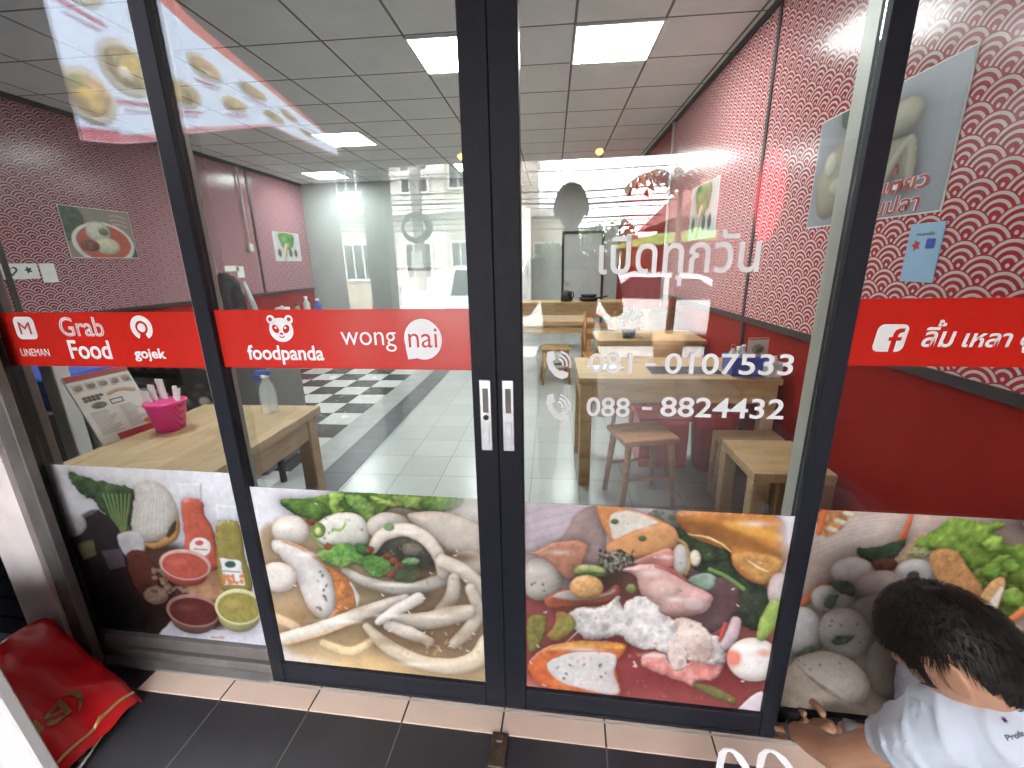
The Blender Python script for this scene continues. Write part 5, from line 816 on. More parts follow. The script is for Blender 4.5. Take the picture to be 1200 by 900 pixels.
t = X('red_oval_glow', 'glowing red oval shape added at the right of the porch for its reflection', 'glow_shape', 1.49, -2.5, 1.57); put('oval_body', MB().lathe([(.03, 0), (.07, .08), (.1, .25), (.1, .4), (.075, .55), (.03, .63)], n=18), M['redglow'], t); put('cord', MB().tube([(0, 0, .63), (0, 0, .73)], .006), M['black'], t)  # red emitter added to give the oval reflection in the right door
def car(label, s, d, rz, pick=False):
    t = X('parked_car', label, 'car', s, d, -.2, rz)
    if pick: body = [(-2.4, .35), (2.35, .35), (2.42, .8), (1.5, .98), (.95, 1.55), (-.7, 1.6), (-.95, 1.0), (-2.45, 1.0)]; wins = [[(.18, 1.02), (1.28, 1.02), (.9, 1.46), (.18, 1.5)], [(-.72, 1.02), (.06, 1.02), (.06, 1.5), (-.6, 1.52)]]
    else: body = [(-2.2, .3), (2.1, .3), (2.2, .7), (1.2, .92), (.5, 1.38), (-.75, 1.42), (-1.5, 1.0), (-2.2, .95)]; wins = [[(-.05, .95), (.95, .93), (.45, 1.3), (-.05, 1.33)], [(-1.2, .97), (-.15, .95), (-.15, 1.34), (-.7, 1.34)]]
    m = MB(); m.prism(body, 'y', -.82, .82); bmesh.ops.bevel(m.b, geom=list(m.b.edges), offset=.06, segments=2, affect='EDGES'); put('body', m, M['carw'], t)
    for wn in wins:
        for sy in (-1, 1): put('side_window', MB().prism(wn, 'y', sy * .822, sy * .83), M['win'], t)
    for wx in (-1.4, 1.4):
        for sy in (-1, 1):
            q = put('wheel', MB().tube([(wx, sy * .66, .34), (wx, sy * .85, .34)], .34, 20), M['tyre'], t); put('rim', MB().tube([(wx, sy * .851, .34), (wx, sy * .862, .34)], .2, 16), M['alu'], q)
    for sy in (-1, 1): put('tail_lamp', MB().box(-2.27 if not pick else -2.5, -2.19 if not pick else -2.43, sy * .62 - .14, sy * .62 + .14, .68, .86, .01), M['tail'], t); put('headlamp', MB().box(2.12, 2.22, sy * .6 - .16, sy * .6 + .16, .62, .74, .01) if not pick else MB().box(2.36, 2.45, sy * .6 - .16, sy * .6 + .16, .66, .8, .01), M['chrome'], t)
car('white pickup reflected in the left door', -1.6, -8.3, 0, True); car('white saloon reflected in the right door', 2.0, -8.0, R(8))
def house(label, s0, s1, d, h, mat, storeys, wins, roof=None, balcony=False):
    t = X('shophouse', label, 'building', (s0 + s1) / 2, d, -.1); w_ = (s1 - s0) / 2; put('wall', MB().box(-w_, w_, -6, 0, 0, h), mat, t)
    for st_ in range(storeys):
        for k in range(wins):
            x = -w_ + (k + .5) * 2 * w_ / wins; z = 1.0 + st_ * 2.9; f = put('window', MB().box(x - .55, x + .55, .0, .06, z, z + 1.3), M['pwhite'], t); m = MB()
            for q in range(3): m.box(x - .48 + q * .33, x - .2 + q * .33, .06, .066, z + .08, z + 1.22)
            put('panes', m, M['win'], f)
        if st_: put('ledge', MB().box(-w_ - .05, w_ + .05, .0, .35, st_ * 2.9 + .3, st_ * 2.9 + .42), M['pwhite'], t)
    if roof: put('roof', MB().prism([(-w_ - .5, h), (w_ + .5, h), (0, h + 1.6)], 'y', -6.3, .6), roof, t)
    else: put('parapet', MB().box(-w_ - .1, w_ + .1, -6, .1, h, h + .25), M['pwhite'], t)
    return t
house('cream three-storey shophouse across the road, leftmost in the reflection', -13, -6.6, -14, 8.6, M['cream'], 3, 4)
house('narrow white two-storey building across the road', -6.4, -4.3, -14.6, 4.4, M['pwhite'], 2, 1)
house('cream two-storey house across the road beside the utility pole', -4.2, -1.5, -14.2, 5.6, M['cream'], 2, 2, None)
house('low cream house with a flat parapet across the road', -1.5, -.3, -16, 3.2, M['cream'], 1, 1)
t = X('timber_house', 'dark red timber house at the right across the road', 'building', 5.0, -9.4, -.2); put('wall', MB().box(-2.3, 2.5, -4, 0, 0, 2.6), M['brickr'], t); put('roof', MB().prism([(-2.8, 2.5), (2.9, 2.5), (1.0, 4.6), (-.8, 4.6)], 'y', -4.5, .6), M['roofr'], t); put('window', MB().box(-1.2, .1, .0, .05, 1.1, 2.2), M['win'], t)
t = X('market_awning', 'lime green canvas awning on poles by the dark red house', 'awning', 2.1, -8.9, -.2)
put('canopy', MB().prism([(-1.1, 1.95), (-.3, 2.15), (.3, 2.18), (.45, 2.25), (.6, 2.15), (1.0, 2.25), (1.1, 2.1), (1.1, 2.05), (-1.1, 1.88)], 'y', -.9, .7), M['green'], t)
for sx in (-1.0, 1.0):
    for sy in (-.8, .6): put('pole', MB().tube([(sx, sy, 0), (sx, sy, 1.95)], .025), M['steel'], t)
t = X('utility_pole', 'concrete utility pole with a black cable coil across the road', 'utility pole', -4.55, -12.4, -.1); put('shaft', MB().box(-.13, .13, -.13, .13, 0, 8), M['concrete'], t); put('crossarm', MB().box(-1.1, 1.1, -.06, .06, 7.2, 7.34), M['concrete'], t); put('crossarm', MB().box(-.9, .9, -.06, .06, 5.4, 5.52), M['concrete'], t)
m = MB()
for k in range(5): m.tube([((.5 - .03 * k) * math.cos(q * math.pi / 10), .22 + .03 * k, 2.6 + (.42 - .03 * k) * math.sin(q * math.pi / 10)) for q in range(21)], .03, 6)
put('cable_coil', m, M['black'], t); put('meter_box', MB().box(-.2, .2, .131, .35, 1.4, 1.9, .01), M['alu'], t)
wires = ((2.35, .02), (2.5, .014), (2.62, .025), (2.9, .014), (3.05, .03), (3.2, .016), (3.38, .02), (3.9, .014))
for k, (z, r) in enumerate(wires):
    t = X('overhead_cable', ('lowest of the black cables strung along the road', 'second lowest of the black cables strung along the road', 'third lowest of the black cables strung along the road', 'fourth of the black cables strung along the road', 'fifth and thickest of the black cables strung along the road', 'sixth of the black cables strung along the road', 'seventh of the black cables strung along the road', 'highest of the black cables strung along the road')[k], 'cable', 0, -11.8 - .05 * k, 0, 0, 'cables along the road')
    put('wire', MB().tube([(x, 0, z + .0009 * (x - 3) ** 2 + .03 * math.sin(x * .4 + k)) for x in range(-30, 31, 3)], r, 6), M['black'], t)
def tree(label, s, d, h, r, seed, mat, trunk=.12):
    g = random.Random(seed); t = X('tree', label, 'tree', s, d, -.2); m = MB(); m.tube([(0, 0, 0), (.05, .03, h * .4), (.02, 0, h * .8)], [trunk, trunk * .7, trunk * .3])
    for k in range(6): a = k * 1.05; m.tube([(.03, 0, h * (.35 + .05 * k)), (math.cos(a) * r * .6, math.sin(a) * r * .6, h * (.55 + .06 * k))], [trunk * .4, trunk * .12], 6)
    put('trunk', m, M['bark'], t); m = MB(); blobs = [(Vector((g.uniform(-.6, .6) * r, g.uniform(-.6, .6) * r, h * g.uniform(.45, .92))), r * g.uniform(.3, .55)) for _ in range(14)]
    for k in range(1900):
        c, q = g.choice(blobs); u_ = Vector((g.gauss(0, 1), g.gauss(0, 1), g.gauss(0, 1))).normalized(); p = c + u_ * q * g.uniform(.6, 1.05); a = Vector((g.gauss(0, 1), g.gauss(0, 1), g.gauss(0, 1))).normalized() * g.uniform(.06, .13); b = a.cross(u_).normalized() * a.length * .6; m.quad(p - a, p + b, p + a, p - b)
    put('crown', m, mat, t)
tree('rounded green tree across the road, centre of the reflection', 1.3, -13.8, 2.7, 1.2, 1, M['foliage']); tree('smaller green tree left of the rounded one across the road', -.5, -13.6, 2.3, 1.0, 2, M['foliage']); tree('low leafy tree right of the rounded one across the road', 2.4, -13.9, 2.3, 1.0, 3, M['foliage'])
t = X('potted_palm', 'palm with drooping fronds at the right street edge of the porch', 'palm', 1.5, -5.4, -.0); put('pot', MB().lathe([(.16, 0), (.2, .02), (.24, .4), (.2, .4)], n=20), M['brown'], t); put('stem', MB().tube([(0, 0, .35), (.03, 0, 1.4), (.0, 0, 2.4)], [.06, .05, .03]), M['bark'], t); m = MB(); g = random.Random(5)
for k in range(11):
    a = k * .57 + .2; pr = None
    for i in range(9):
        u_ = i / 8; p = Vector((math.cos(a) * .75 * u_, math.sin(a) * .75 * u_, 2.4 + .32 * math.sin(u_ * 2.4) - .22 * u_)); sd_ = Vector((-math.sin(a), math.cos(a), 0))
        if pr is not None:
            for sg in (-1, 1): m.quad(pr, (pr + p) / 2 + sd_ * sg * .2 * (1 - u_ * .6) + Vector((0, 0, -.1)), p, (pr + p) / 2)
        pr = p
put('fronds', m, M['palm'], t)
# ---------------------------------------------------------------- red bag and white bag straps on the porch floor
t = X('shopping_bag', 'glossy red shopping bag with gold stripe lying by the white board', 'bag', -1.62, -.17, 0)
c0, c1, c2, c3 = Vector((.215, .065, .0)), Vector((.215, -.36, .0)), Vector((-.27, -.0, .23)), Vector((-.17, .13, .22))
m = MB(); nu, nv = 26, 20; gq = {}
top = lambda u, v: (c0.lerp(c1, v)).lerp(c3.lerp(c2 + Vector((0, -.28, 0)), v), u)
for i in range(nu + 1):
    for j in range(nv + 1):
        u, v_ = i / nu, j / nv; p = top(u, v_); p.z += .085 * math.sin(min(1, u * 2) * math.pi / 2) * max(0, math.sin(math.pi * min(1, v_ * 1.05 + .04))) ** .35 * (1 - u * .5) + .012 + .014 * math.sin(9 * u + 5 * v_) + .008 * math.sin(17 * v_ - 6 * u) + .012 * (1 - abs(math.sin(7 * u + 11 * v_))) ** 4 + .01 * (1 - abs(math.sin(13 * u - 8 * v_ + 1))) ** 4; gq[i, j] = m.b.verts.new(p)
for i in range(nu):
    for j in range(nv): m.b.faces.new((gq[i, j], gq[i + 1, j], gq[i + 1, j + 1], gq[i, j + 1])).smooth = True
lo = {}
for i in range(nu + 1):
    for j in (0, nv): q = m.b.verts.new(gq[i, j].co * 1); q.co.z = max(.003, q.co.z - .12); lo[i, j] = q
for i in range(nu):
    for j in (0, nv): m.b.faces.new((gq[i, j], gq[i + 1, j], lo[i + 1, j], lo[i, j]))
gp = lambda u, v_: gq[int(round(u * nu)), int(round(v_ * nv))].co.copy() + Vector((0, 0, .004))
stripe = [(gp(.10, k / nv), gp(.06, k / nv)) for k in range(nv + 1)]
stripe = [((gq[2, k].co * .8 + gq[1, k].co * .2) + Vector((0, 0, .003)), (gq[1, k].co * .6 + gq[2, k].co * .4) + Vector((0, 0, .003))) for k in range(nv + 1)]
GQ = {k: v.co.copy() for k, v in gq.items()}
put('body', m, M['bagred'], t); m = MB()
for (a, b), (c_, d_) in zip(stripe, stripe[1:]): m.quad(a, b, d_, c_)
put('gold_stripe', m, M['gold'], t)
tm = text_mesh('(BUS', 0, 0, 1, 1, .01)
for v_ in tm.vertices:
    a, b = v_.co.x, v_.co.z; ju = min(nu - 1, max(0, (.2 + .13 * b) * nu)); jv = min(nv - 1, max(0, (.22 + .55 * a) * nv)); i0, j0 = int(ju), int(jv); fu, fv = ju - i0, jv - j0
    q = GQ[i0, j0].lerp(GQ[i0 + 1, j0], fu).lerp(GQ[i0, j0 + 1].lerp(GQ[i0 + 1, j0 + 1], fu), fv); v_.co = q + Vector((0, 0, .004))
put('lettering', tm, M['gold'], t)
put('cord', MB().tube([(.2, -.05, .015), (.235, -.16, .012), (.2, -.3, .015)], .004, 6), M['strap'], t)
def strip(pts, wd):
    m = MB(); pr = None
    for p, n_ in zip(pts, wd):
        p = Vector(p); n_ = Vector(n_); q = (p - n_, p + n_, p + n_ + Vector((0, 0, .002)), p - n_ + Vector((0, 0, .002)))
        if pr: m.quad(pr[0], pr[1], q[1], q[0]); m.quad(pr[3], pr[2], q[2], q[3])
        pr = q
    return m
t = X('tote_bag', 'white bag with two looped straps on the porch floor by the crouching man', 'bag', .55, -.3, 0); m = MB(); m.box(-.14, .14, -.12, .06, 0, .1, .03, 2); put('body', m, M['strap'], t)
for k, (x0, x1, y) in enumerate(((-.1, .0, .17), (.0, .12, .18))):
    pts = [(x0 + (x1 - x0) * .5 * (1 - math.cos(q * math.pi / 8)) if True else 0, .03 + (y - .03) * math.sin(q * math.pi / 8), .1 + .05 * math.sin(q * math.pi / 8)) for q in range(9)]
    put('strap', strip(pts, [(.011 * abs(math.sin(q * math.pi / 8)) * .4 + .008, .006 * math.cos(q * math.pi / 8), 0) for q in range(9)]), M['strap'], t)
# ---------------------------------------------------------------- people
def skin_mesh(V_, E_, root=0, sub=2):
    m = bpy.data.meshes.new('s'); m.from_pydata([v[:3] for v in V_], E_, []); o = bpy.data.objects.new('s', m); C.objects.link(o)
    o.modifiers.new('k', 'SKIN').use_smooth_shade = True
    for i, v in enumerate(V_):
        sv = m.skin_vertices[0].data[i]; r = v[3]; sv.radius = r if hasattr(r, '__len__') else (r, r); sv.use_root = (i == root)
    s = o.modifiers.new('u', 'SUBSURF'); s.levels = sub; s.render_levels = sub
    bpy.context.view_layer.update(); r = bpy.data.meshes.new_from_object(o.evaluated_get(bpy.context.evaluated_depsgraph_get())); bpy.data.objects.remove(o); return r
def fuse(meshes, name, vox, smooth=6):
    b = bmesh.new()
    for q in meshes: b.from_mesh(q)
    m = bpy.data.meshes.new(name); b.to_mesh(m); b.free(); o = bpy.data.objects.new('f', m); C.objects.link(o)
    r = o.modifiers.new('r', 'REMESH'); r.mode = 'VOXEL'; r.voxel_size = vox; r.use_smooth_shade = True; s = o.modifiers.new('s', 'SMOOTH'); s.iterations = smooth; s.factor = .5
    bpy.context.view_layer.update(); r = bpy.data.meshes.new_from_object(o.evaluated_get(bpy.context.evaluated_depsgraph_get())); bpy.data.objects.remove(o); r.name = name
    for p in r.polygons: p.use_smooth = True
    return r
def head_mesh(c, fwd, up, k=1.0):
    """a head about .23 k tall facing fwd, with brow, nose, mouth, chin and ears"""
    f = Vector(fwd).normalized(); r = f.cross(Vector(up)).normalized(); u = r.cross(f); mt = Matrix((r, f, u)).transposed(); b = bmesh.new(); q = bmesh.ops.create_uvsphere(b, u_segments=40, v_segments=28, radius=1)['verts']
    for v in q:
        x, y, z = v.co; X_, Y_, Z_ = x * .077, y * .097, z * .116
        if z < -.1: t_ = (-.1 - z); X_ *= 1 - .35 * t_; Y_ = Y_ * (1 - .25 * t_) + .012 * t_ * (1 if y > 0 else -.8)
        if y > .55: ax = abs(x); Y_ -= .006 * math.exp(-((ax - .36) / .16) ** 2 - ((z - .12) / .12) ** 2); Y_ += .02 * math.exp(-(x / .13) ** 2 - ((z + .14) / .14) ** 2) + .009 * math.exp(-(x / .1) ** 2 - ((z - .05) / .2) ** 2) + .006 * math.exp(-(x / .28) ** 2 - ((z + .45) / .06) ** 2) + .006 * math.exp(-(x / .3) ** 2 - ((z + .57) / .07) ** 2) + .009 * math.exp(-(x / .3) ** 2 - ((z + .82) / .12) ** 2)
        v.co = mt @ (Vector((X_, Y_, Z_)) * k) + Vector(c)
    for sx in (-1, 1):
        e = bmesh.ops.create_uvsphere(b, u_segments=14, v_segments=10, radius=1)['verts']
        for v in e:
            x, y, z = v.co; dish = .011 * math.exp(-((y - .15) / .42) ** 2 - ((z - .1) / .55) ** 2) - .004 * math.exp(-((y - .25) / .2) ** 2 - ((z + .1) / .3) ** 2); v.co = mt @ (Vector((sx * (.084 + x * .012 * (1 if x * sx < 0 else .55) + .010 * max(0, -y) - (dish * 1.3 if x * sx > 0 else 0)), -.012 + y * .021 - z * .005, -.008 + z * .036)) * k) + Vector(c)
    m = bpy.data.meshes.new('h'); b.to_mesh(m); b.free(); return m, mt
def hand_chain(wr, dirv, pal, k=1.0, curl=.5, side=1):
    """palm and five bent fingers as skin chains: wr wrist, dirv finger direction, pal palm normal (fingers curl towards it)"""
    d = Vector(dirv).normalized(); p = Vector(pal); p = (p - d * p.dot(d)).normalized(); s = d.cross(p) * side; V_ = []; E_ = []; w_ = Vector(wr)
    def add(q, r): V_.append((q.x, q.y, q.z, r)); return len(V_) - 1
    a = add(w_, (.024 * k, .018 * k)); b = add(w_ + d * .045 * k, (.032 * k, .014 * k)); c = add(w_ + d * .08 * k, (.034 * k, .012 * k)); E_ += [(a, b), (b, c)]; out = [skin_mesh(V_, E_)]
    for j, (off, L_) in enumerate(((-.03, .066), (-.01, .077), (.011, .072), (.03, .056))):
        V_, E_ = [], []; q = w_ + d * .07 * k + s * off * k; dd_ = d.copy(); pv = add(q, .0095 * k)
        for i, fr_ in enumerate((.2, .42, .34, .26)):
            if i: ang = curl * (.5 + .35 * i); dd_ = (d * math.cos(ang) + p * math.sin(ang)).normalized()
            q = q + dd_ * L_ * fr_ * k; n_ = add(q, (.0092 - .0009 * i) * k); E_.append((pv, n_)); pv = n_
        out.append(skin_mesh(V_, E_))
    V_, E_ = [], []; q = w_ + d * .022 * k - s * .024 * k; pv = add(q, .013 * k)
    for v_ in ((d * .4 - s * .8 + p * .3), (d * .75 - s * .45 + p * .5), (d * .8 + p * .7)): q = q + v_.normalized() * .027 * k; n_ = add(q, .0105 * k); E_.append((pv, n_)); pv = n_
    out.append(skin_mesh(V_, E_)); return out
def hair_mesh(c, mt, k, seed, cover, flow=.012, n_=5200, ln=.03):
    """short hair: a rough cap and thousands of tapered strands lying along the scalp"""
    g = random.Random(seed); b = bmesh.new(); c = Vector(c)
    def P_(x, y, z, o): 
        X_, Y_, Z_ = x * (.077 + o), y * (.097 + o), z * (.116 + o)
        if z < -.1: t_ = -.1 - z; X_ *= 1 - .3 * t_
        return c + mt @ (Vector((X_, Y_, Z_)) * k)
    q = bmesh.ops.create_uvsphere(b, u_segments=48, v_segments=32, radius=1)['verts']; kill = []
    for v in q:
        x, y, z = v.co
        if not cover(x, y, z): kill.append(v); continue
        o = .013 + .004 * math.sin(x * 13 + z * 9) * math.cos(y * 11) + g.uniform(-.001, .001); o *= min(1, max(.25, (z + .75) / .7)); v.co = P_(x, y, z, o)
    bmesh.ops.delete(b, geom=kill, context='VERTS')
    for f in b.faces: f.smooth = True
    for i in range(n_):
        v = Vector((g.gauss(0, 1), g.gauss(0, 1), g.gauss(0, 1))).normalized()
        if not cover(*v): continue
        th = min(1, max(.3, (v.z + .75) / .7)); t_ = Vector((-v.x * .2 + g.uniform(-.3, .3), v.y * .3 + g.uniform(-.3, .3), -1.0)); cr_ = Vector((.1, -.35, .93)); t_ = (v - cr_ * v.dot(cr_)); t_ = (t_ - v * t_.dot(v)); t_ = (t_.normalized() if t_.length > .05 else Vector((1, 0, 0))) + Vector((g.uniform(-.2, .2), g.uniform(-.2, .2), g.uniform(-.2, .2)))
        s_ = v.cross(t_).normalized() * .0065; L_ = ln / .1 * g.uniform(.6, 1.2) * th; a0 = P_(*v, .010 * th); w1 = (v + t_ * L_ * .5).normalized(); w2 = (v + t_ * L_).normalized(); m1 = P_(*w1, (.017 + g.uniform(0, .004)) * th); m2 = P_(*w2, (.015 + g.uniform(0, .008)) * th); sw = mt @ s_ * .1 * k
        A = b.verts.new(a0 - sw); B_ = b.verts.new(a0 + sw); D_ = b.verts.new(m1 + sw * .8); F_ = b.verts.new(m1 - sw * .8); G_ = b.verts.new(m2); b.faces.new((A, B_, D_, F_)); b.faces.new((F_, D_, G_))
    m = bpy.data.meshes.new('hair'); b.to_mesh(m); b.free(); return m
def wv(s, d, z): return Vector(W(s, d, z))
# the man working at the foot of the fixed pane
man = thing('person', 'crouching man in a white polo shirt working at the foot of the right fixed pane', 'person', W(1.15, -.5, 0)); O = wv(1.15, -.5, 0)
K = lambda s, d, z: wv(s, d, z) - O
hl, hr = K(.728, -.01, .092), K(.845, -.005, .11); el, er = K(.732, -.19, .25), K(.99, -.09, .17); sl, sr = K(.785, -.335, .545), K(.965, -.09, .545); nb = K(.905, -.26, .615); hc = K(.805, -.285, .700); ch = K(.975, -.33, .53); wa = K(1.1, -.45, .41); pe = K(1.19, -.53, .28)
fw = Vector((-.50, .52, -.69)); upv = Vector((-.50, .44, .70))
kl, kr = K(.98, -.62, .34), K(1.08, -.2, .34); al, ar = K(1.18, -.66, .08), K(1.3, -.32, .08); tl, tr = K(1.05, -.68, .045), K(1.16, -.28, .045)
body = [(*pe, (.12, .1)), (*wa, (.115, .085)), (*ch, (.115, .08)), (*nb, (.05, .05)), (*((nb + hc) / 2 + Vector((.02, -.01, -.02))), .05), (*hc, .05), (*sl, .045), (*el, .043), (*((el * .45 + hl * .55)), .039), (*hl, .026), (*sr, .045), (*er, .036), (*((er * .45 + hr * .55)), .032), (*hr, .023), (*(pe + (kl - pe) * .25 + Vector((0, 0, .02))), .09), (*kl, .062), (*al, .045), (*tl, .035), (*(pe + (kr - pe) * .25 + Vector((0, 0, .02))), .09), (*kr, .062), (*ar, .045), (*tr, .035)]
ed = [(0, 1), (1, 2), (2, 3), (3, 4), (4, 5), (2, 6), (6, 7), (7, 8), (8, 9), (2, 10), (10, 11), (11, 12), (12, 13), (0, 14), (14, 15), (15, 16), (16, 17), (0, 18), (18, 19), (19, 20), (20, 21)]
hm, mt = head_mesh(hc, fw, upv, 1.0)
def chains(V_, ch_): return [skin_mesh([V_[i] for i in c_], [(j, j + 1) for j in range(len(c_) - 1)]) for c_ in ch_]
ins = lambda p, q, r: (*p.lerp(q, .3), r)
body += [(*sl.lerp(nb, .6), .042), (*sr.lerp(nb, .6), .042), (*pe.lerp(wa, .1), .08)]
parts = chains(body, [(0, 1, 2, 3), (2, 3, 4, 5), (22, 6, 7, 8, 9), (23, 10, 11, 12, 13), (24, 14, 15, 16, 17), (24, 18, 19, 20, 21)]) + [hm] + hand_chain(hl, K(.745, .0, .05) - K(.755, -.055, .115), Vector((.3, .9, -.3)), 1, .9, -1) + hand_chain(hr, K(.80, .01, .06) - K(.865, -.035, .12), Vector((-.2, .6, -.7)), 1, .9, 1)
put('body', fuse(parts, 'body', .0031, 3), M['skin'], man)
def man_hair(x, y, z):
    if y > .5: return z > .1 + (y - .5) * .9
    if y > .24: return z > -.22
    if y > -.34: return z > (.24 if abs(x) > .66 else -.7)
    return z > -.95
put('hair', hair_mesh(hc, mt, 1.0, 4, man_hair, n_=9000, ln=.024), M['hair'], man)
sh_e = sl.lerp(el, .56); shr_e = sr.lerp(er, .8)
sv = [(*(pe + Vector((0, 0, .02))), (.168, .135)), (*wa, (.165, .13)), (*ch, (.178, .135)), (*(nb + Vector((.012, -.012, -.022))), (.082, .082)), (*sl, .070), (*sl.lerp(el, .25), .064), (*sh_e, .060), (*sr, .08), (*shr_e, .066)]
sv += [(*sl.lerp(nb, .75), .07), (*sr.lerp(nb, .75), .07), (*nb.lerp(sl, .4), .066), (*nb.lerp(sr, .4), .066), (*sl.lerp(ch, .5), .1), (*sr.lerp(ch, .5), .1)]
up_ = ch.lerp(nb, .55) + Vector((0, -.01, .015)); sv += [(*up_, .1), (*sl.lerp(up_, .4), .085), (*sr.lerp(up_, .4), .085), (*ch.lerp(wa, .5), .15)]
sm = fuse(chains(sv, [(0, 1, 2, 3), (9, 4, 5, 6), (10, 7, 8), (11, 3, 12), (13, 2, 14), (4, 16, 15, 17, 7), (15, 2, 18), (3, 15, 2)]), 'polo_shirt', .006, 10)
for v_ in sm.vertices:
    p = v_.co; a = (p - sl); v_.co += v_.normal * (.007 * math.sin(p.x * 46 + p.z * 30) * math.sin(p.y * 30 + 2) + .006 * (1 - abs(math.sin(p.x * 17 - p.y * 41 + p.z * 34))) ** 3 - .003 * math.sin(p.x * 70 + p.y * 50))
put('polo_shirt', sm, M['shirt'], man)
from mathutils.bvhtree import BVHTree
bv = BVHTree.FromPolygons([v_.co.copy() for v_ in sm.vertices], [tuple(p.vertices) for p in sm.polygons])
pa = Vector((-.307, .1254, .6048)); bx_ = Vector((.028, .0045, .009)).normalized(); bn = Vector((-.05, -.75, .6)).normalized(); by_ = bn.cross(bx_).normalized(); bn = -by_.cross(bx_)
def back_print(tm, mat, dx, dy, wdt, hgt, nm):
    for v_ in tm.vertices:
        o_ = pa + bn * .3 + bx_ * (dx + v_.co.x * wdt) + by_ * (dy + v_.co.z * hgt); h_ = bv.ray_cast(o_, -bn)
        if h_[0]: v_.co = h_[0] + bn * .0015
    put(nm, tm, mat, man)
back_print(text_mesh('Profe', 0, 0, 1, 1, .01), M['darkink'], 0, .0, .032, .009, 'lettering'); back_print(shape_mesh([[(.5 + .5 * (1 if q % 2 else .45) * math.cos(q * math.pi / 6), .5 + .5 * (1 if q % 2 else .45) * math.sin(q * math.pi / 6)) for q in range(12)]]), M['purple'], .012, .021, .011, .011, 'emblem')
cm = MB(); ax_ = (hc - nb).normalized(); e1 = ax_.cross(Vector((0, 0, 1))).normalized(); e2 = ax_.cross(e1); base = nb + ax_ * .05; prv = None
for k in range(29):
    a = k * 2 * math.pi / 28; dr_ = e1 * math.cos(a) + e2 * math.sin(a); q = [cm.b.verts.new(base + dr_ * r_ + ax_ * h_) for r_, h_ in ((.092, -.045), (.074, .02), (.067, .023), (.075, -.045))]
    if prv:
        for i in range(3): cm.b.faces.new((prv[i], prv[i + 1], q[i + 1], q[i])).smooth = True
    prv = q
put('collar', cm, M['shirt'], man)
put('trousers', skin_mesh([(*pe, (.16, .13)), (*(pe + (kl - pe) * .3 + Vector((0, 0, .02))), .1), (*kl, .075), (*al.lerp(kl, .15), .058), (*(pe + (kr - pe) * .3 + Vector((0, 0, .02))), .1), (*kr, .075), (*ar.lerp(kr, .15), .058)], [(0, 1), (1, 2), (2, 3), (0, 4), (4, 5), (5, 6)]), M['trouser'], man)
for a_, t_ in ((al, tl), (ar, tr)): put('shoe', skin_mesh([(*(a_ + Vector((.05, 0, -.03))), .045), (*(a_ + Vector((0, 0, -.02))), .05), (*t_, .042), (*(t_ + (t_ - a_) * .4), .035)], [(0, 1), (1, 2), (2, 3)]), M['shoe'], man)
wr_ = er.lerp(hr, .8); ax2 = (hr - er).normalized(); put('wristwatch', MB().tube([wr_ - ax2 * .014, wr_ + ax2 * .014], .03, 18), M['greypanel'], man)
wd_ = (hl - el).normalized(); wa_ = wd_.cross(Vector((0, 0, 1))).normalized(); wb_ = wd_.cross(wa_)
put('bracelet', MB().tube([hl - wd_ * .012 + (wa_ * math.cos(q) + wb_ * math.sin(q)) * .026 for q in [i * math.pi / 10 for i in range(21)]], .005, 6), M['black'], man)
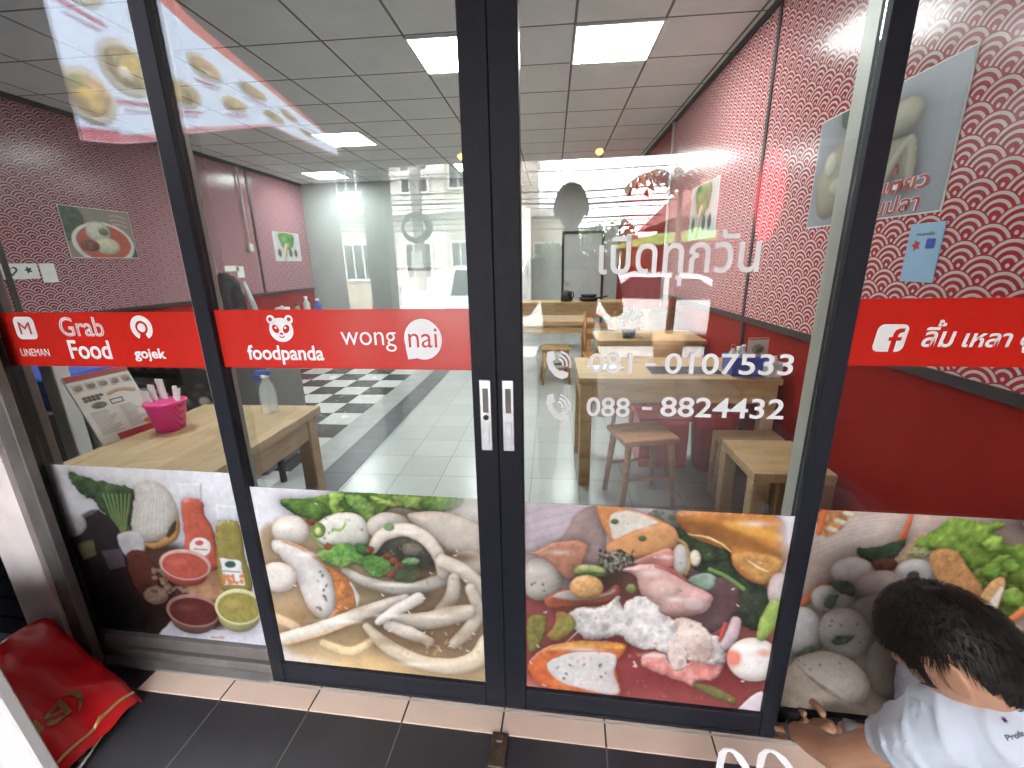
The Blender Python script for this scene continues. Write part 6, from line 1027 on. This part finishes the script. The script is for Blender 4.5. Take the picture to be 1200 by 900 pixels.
# the photographer standing at the camera (seen in the glass)
ph = X('person', 'photographer in dark clothes holding up a phone, reflected in the right door', 'person', .04, -1.36, 0)
bd = [(0, 0, .95, (.16, .11)), (0, 0, 1.15, (.145, .1)), (0, 0, 1.36, (.17, .11)), (0, .01, 1.5, (.06, .06)), (0, .02, 1.58, .052), (0, .03, 1.66, .05)]
edp = [(0, 1), (1, 2), (2, 3), (3, 4), (4, 5)]; hs = []
for sx in (-1, 1):
    i = len(bd); bd += [(sx * .2, 0, 1.42, .06), (sx * .27, .06, 1.16, .045), (sx * .17, .2, 1.3, .037), (sx * .10, .235, 1.4, .026), (sx * .1, 0, .88, .09), (sx * .11, .02, .48, .062), (sx * .12, -.02, .09, .045), (sx * .14, .12, .035, .035)]; edp += [(2, i), (i, i + 1), (i + 1, i + 2), (i + 2, i + 3), (0, i + 4), (i + 4, i + 5), (i + 5, i + 6), (i + 6, i + 7)]; hs += hand_chain((sx * .10, .238, 1.4), (-sx * .35, .12, .6), (-sx, .35, .1), 1, .5, sx)
hm, mt2 = head_mesh((0, .05, 1.72), (0, 1, -.25), (0, .25, 1)); put('body', fuse([skin_mesh(bd, edp), hm] + hs, 'body', .0045, 4), M['skin'], ph)
put('hair', hair_mesh((0, .05, 1.72), mt2, 1.0, 9, lambda x, y, z: z > -.1 + max(0, y) * .7 - max(0, -y) * .5, n_=1500), M['hair'], ph)
put('shirt', skin_mesh([(0, 0, .92, (.175, .125)), (0, 0, 1.15, (.16, .115)), (0, 0, 1.36, (.182, .122)), (0, .005, 1.47, (.07, .07)), (-.2, 0, 1.42, .075), (-.26, .05, 1.2, .062), (.2, 0, 1.42, .075), (.26, .05, 1.2, .062)], [(0, 1), (1, 2), (2, 3), (2, 4), (4, 5), (2, 6), (6, 7)], 1), M['tee'], ph)
put('trousers', skin_mesh([(0, 0, .93, (.17, .12)), (-.1, 0, .86, .1), (-.11, .02, .48, .078), (-.12, -.01, .1, .06), (.1, 0, .86, .1), (.11, .02, .48, .078), (.12, -.01, .1, .06)], [(0, 1), (1, 2), (2, 3), (0, 4), (4, 5), (5, 6)]), M['trouser'], ph)
for sx in (-1, 1): put('shoe', skin_mesh([(sx * .12, -.05, .04, .04), (sx * .12, .0, .045, .045), (sx * .14, .13, .035, .04), (sx * .145, .19, .03, .03)], [(0, 1), (1, 2), (2, 3)]), M['shoe'], ph)
t = X('smartphone', 'black smartphone held up by the photographer', 'phone', .043, -1.085, 1.45); put('case', MB().box(-.08, .08, -.008, -.0, -.036, .036, .003), M['black'], t); put('screen', MB().box(-.072, .072, -.0095, -.0082, -.032, .032), M['win'], t)
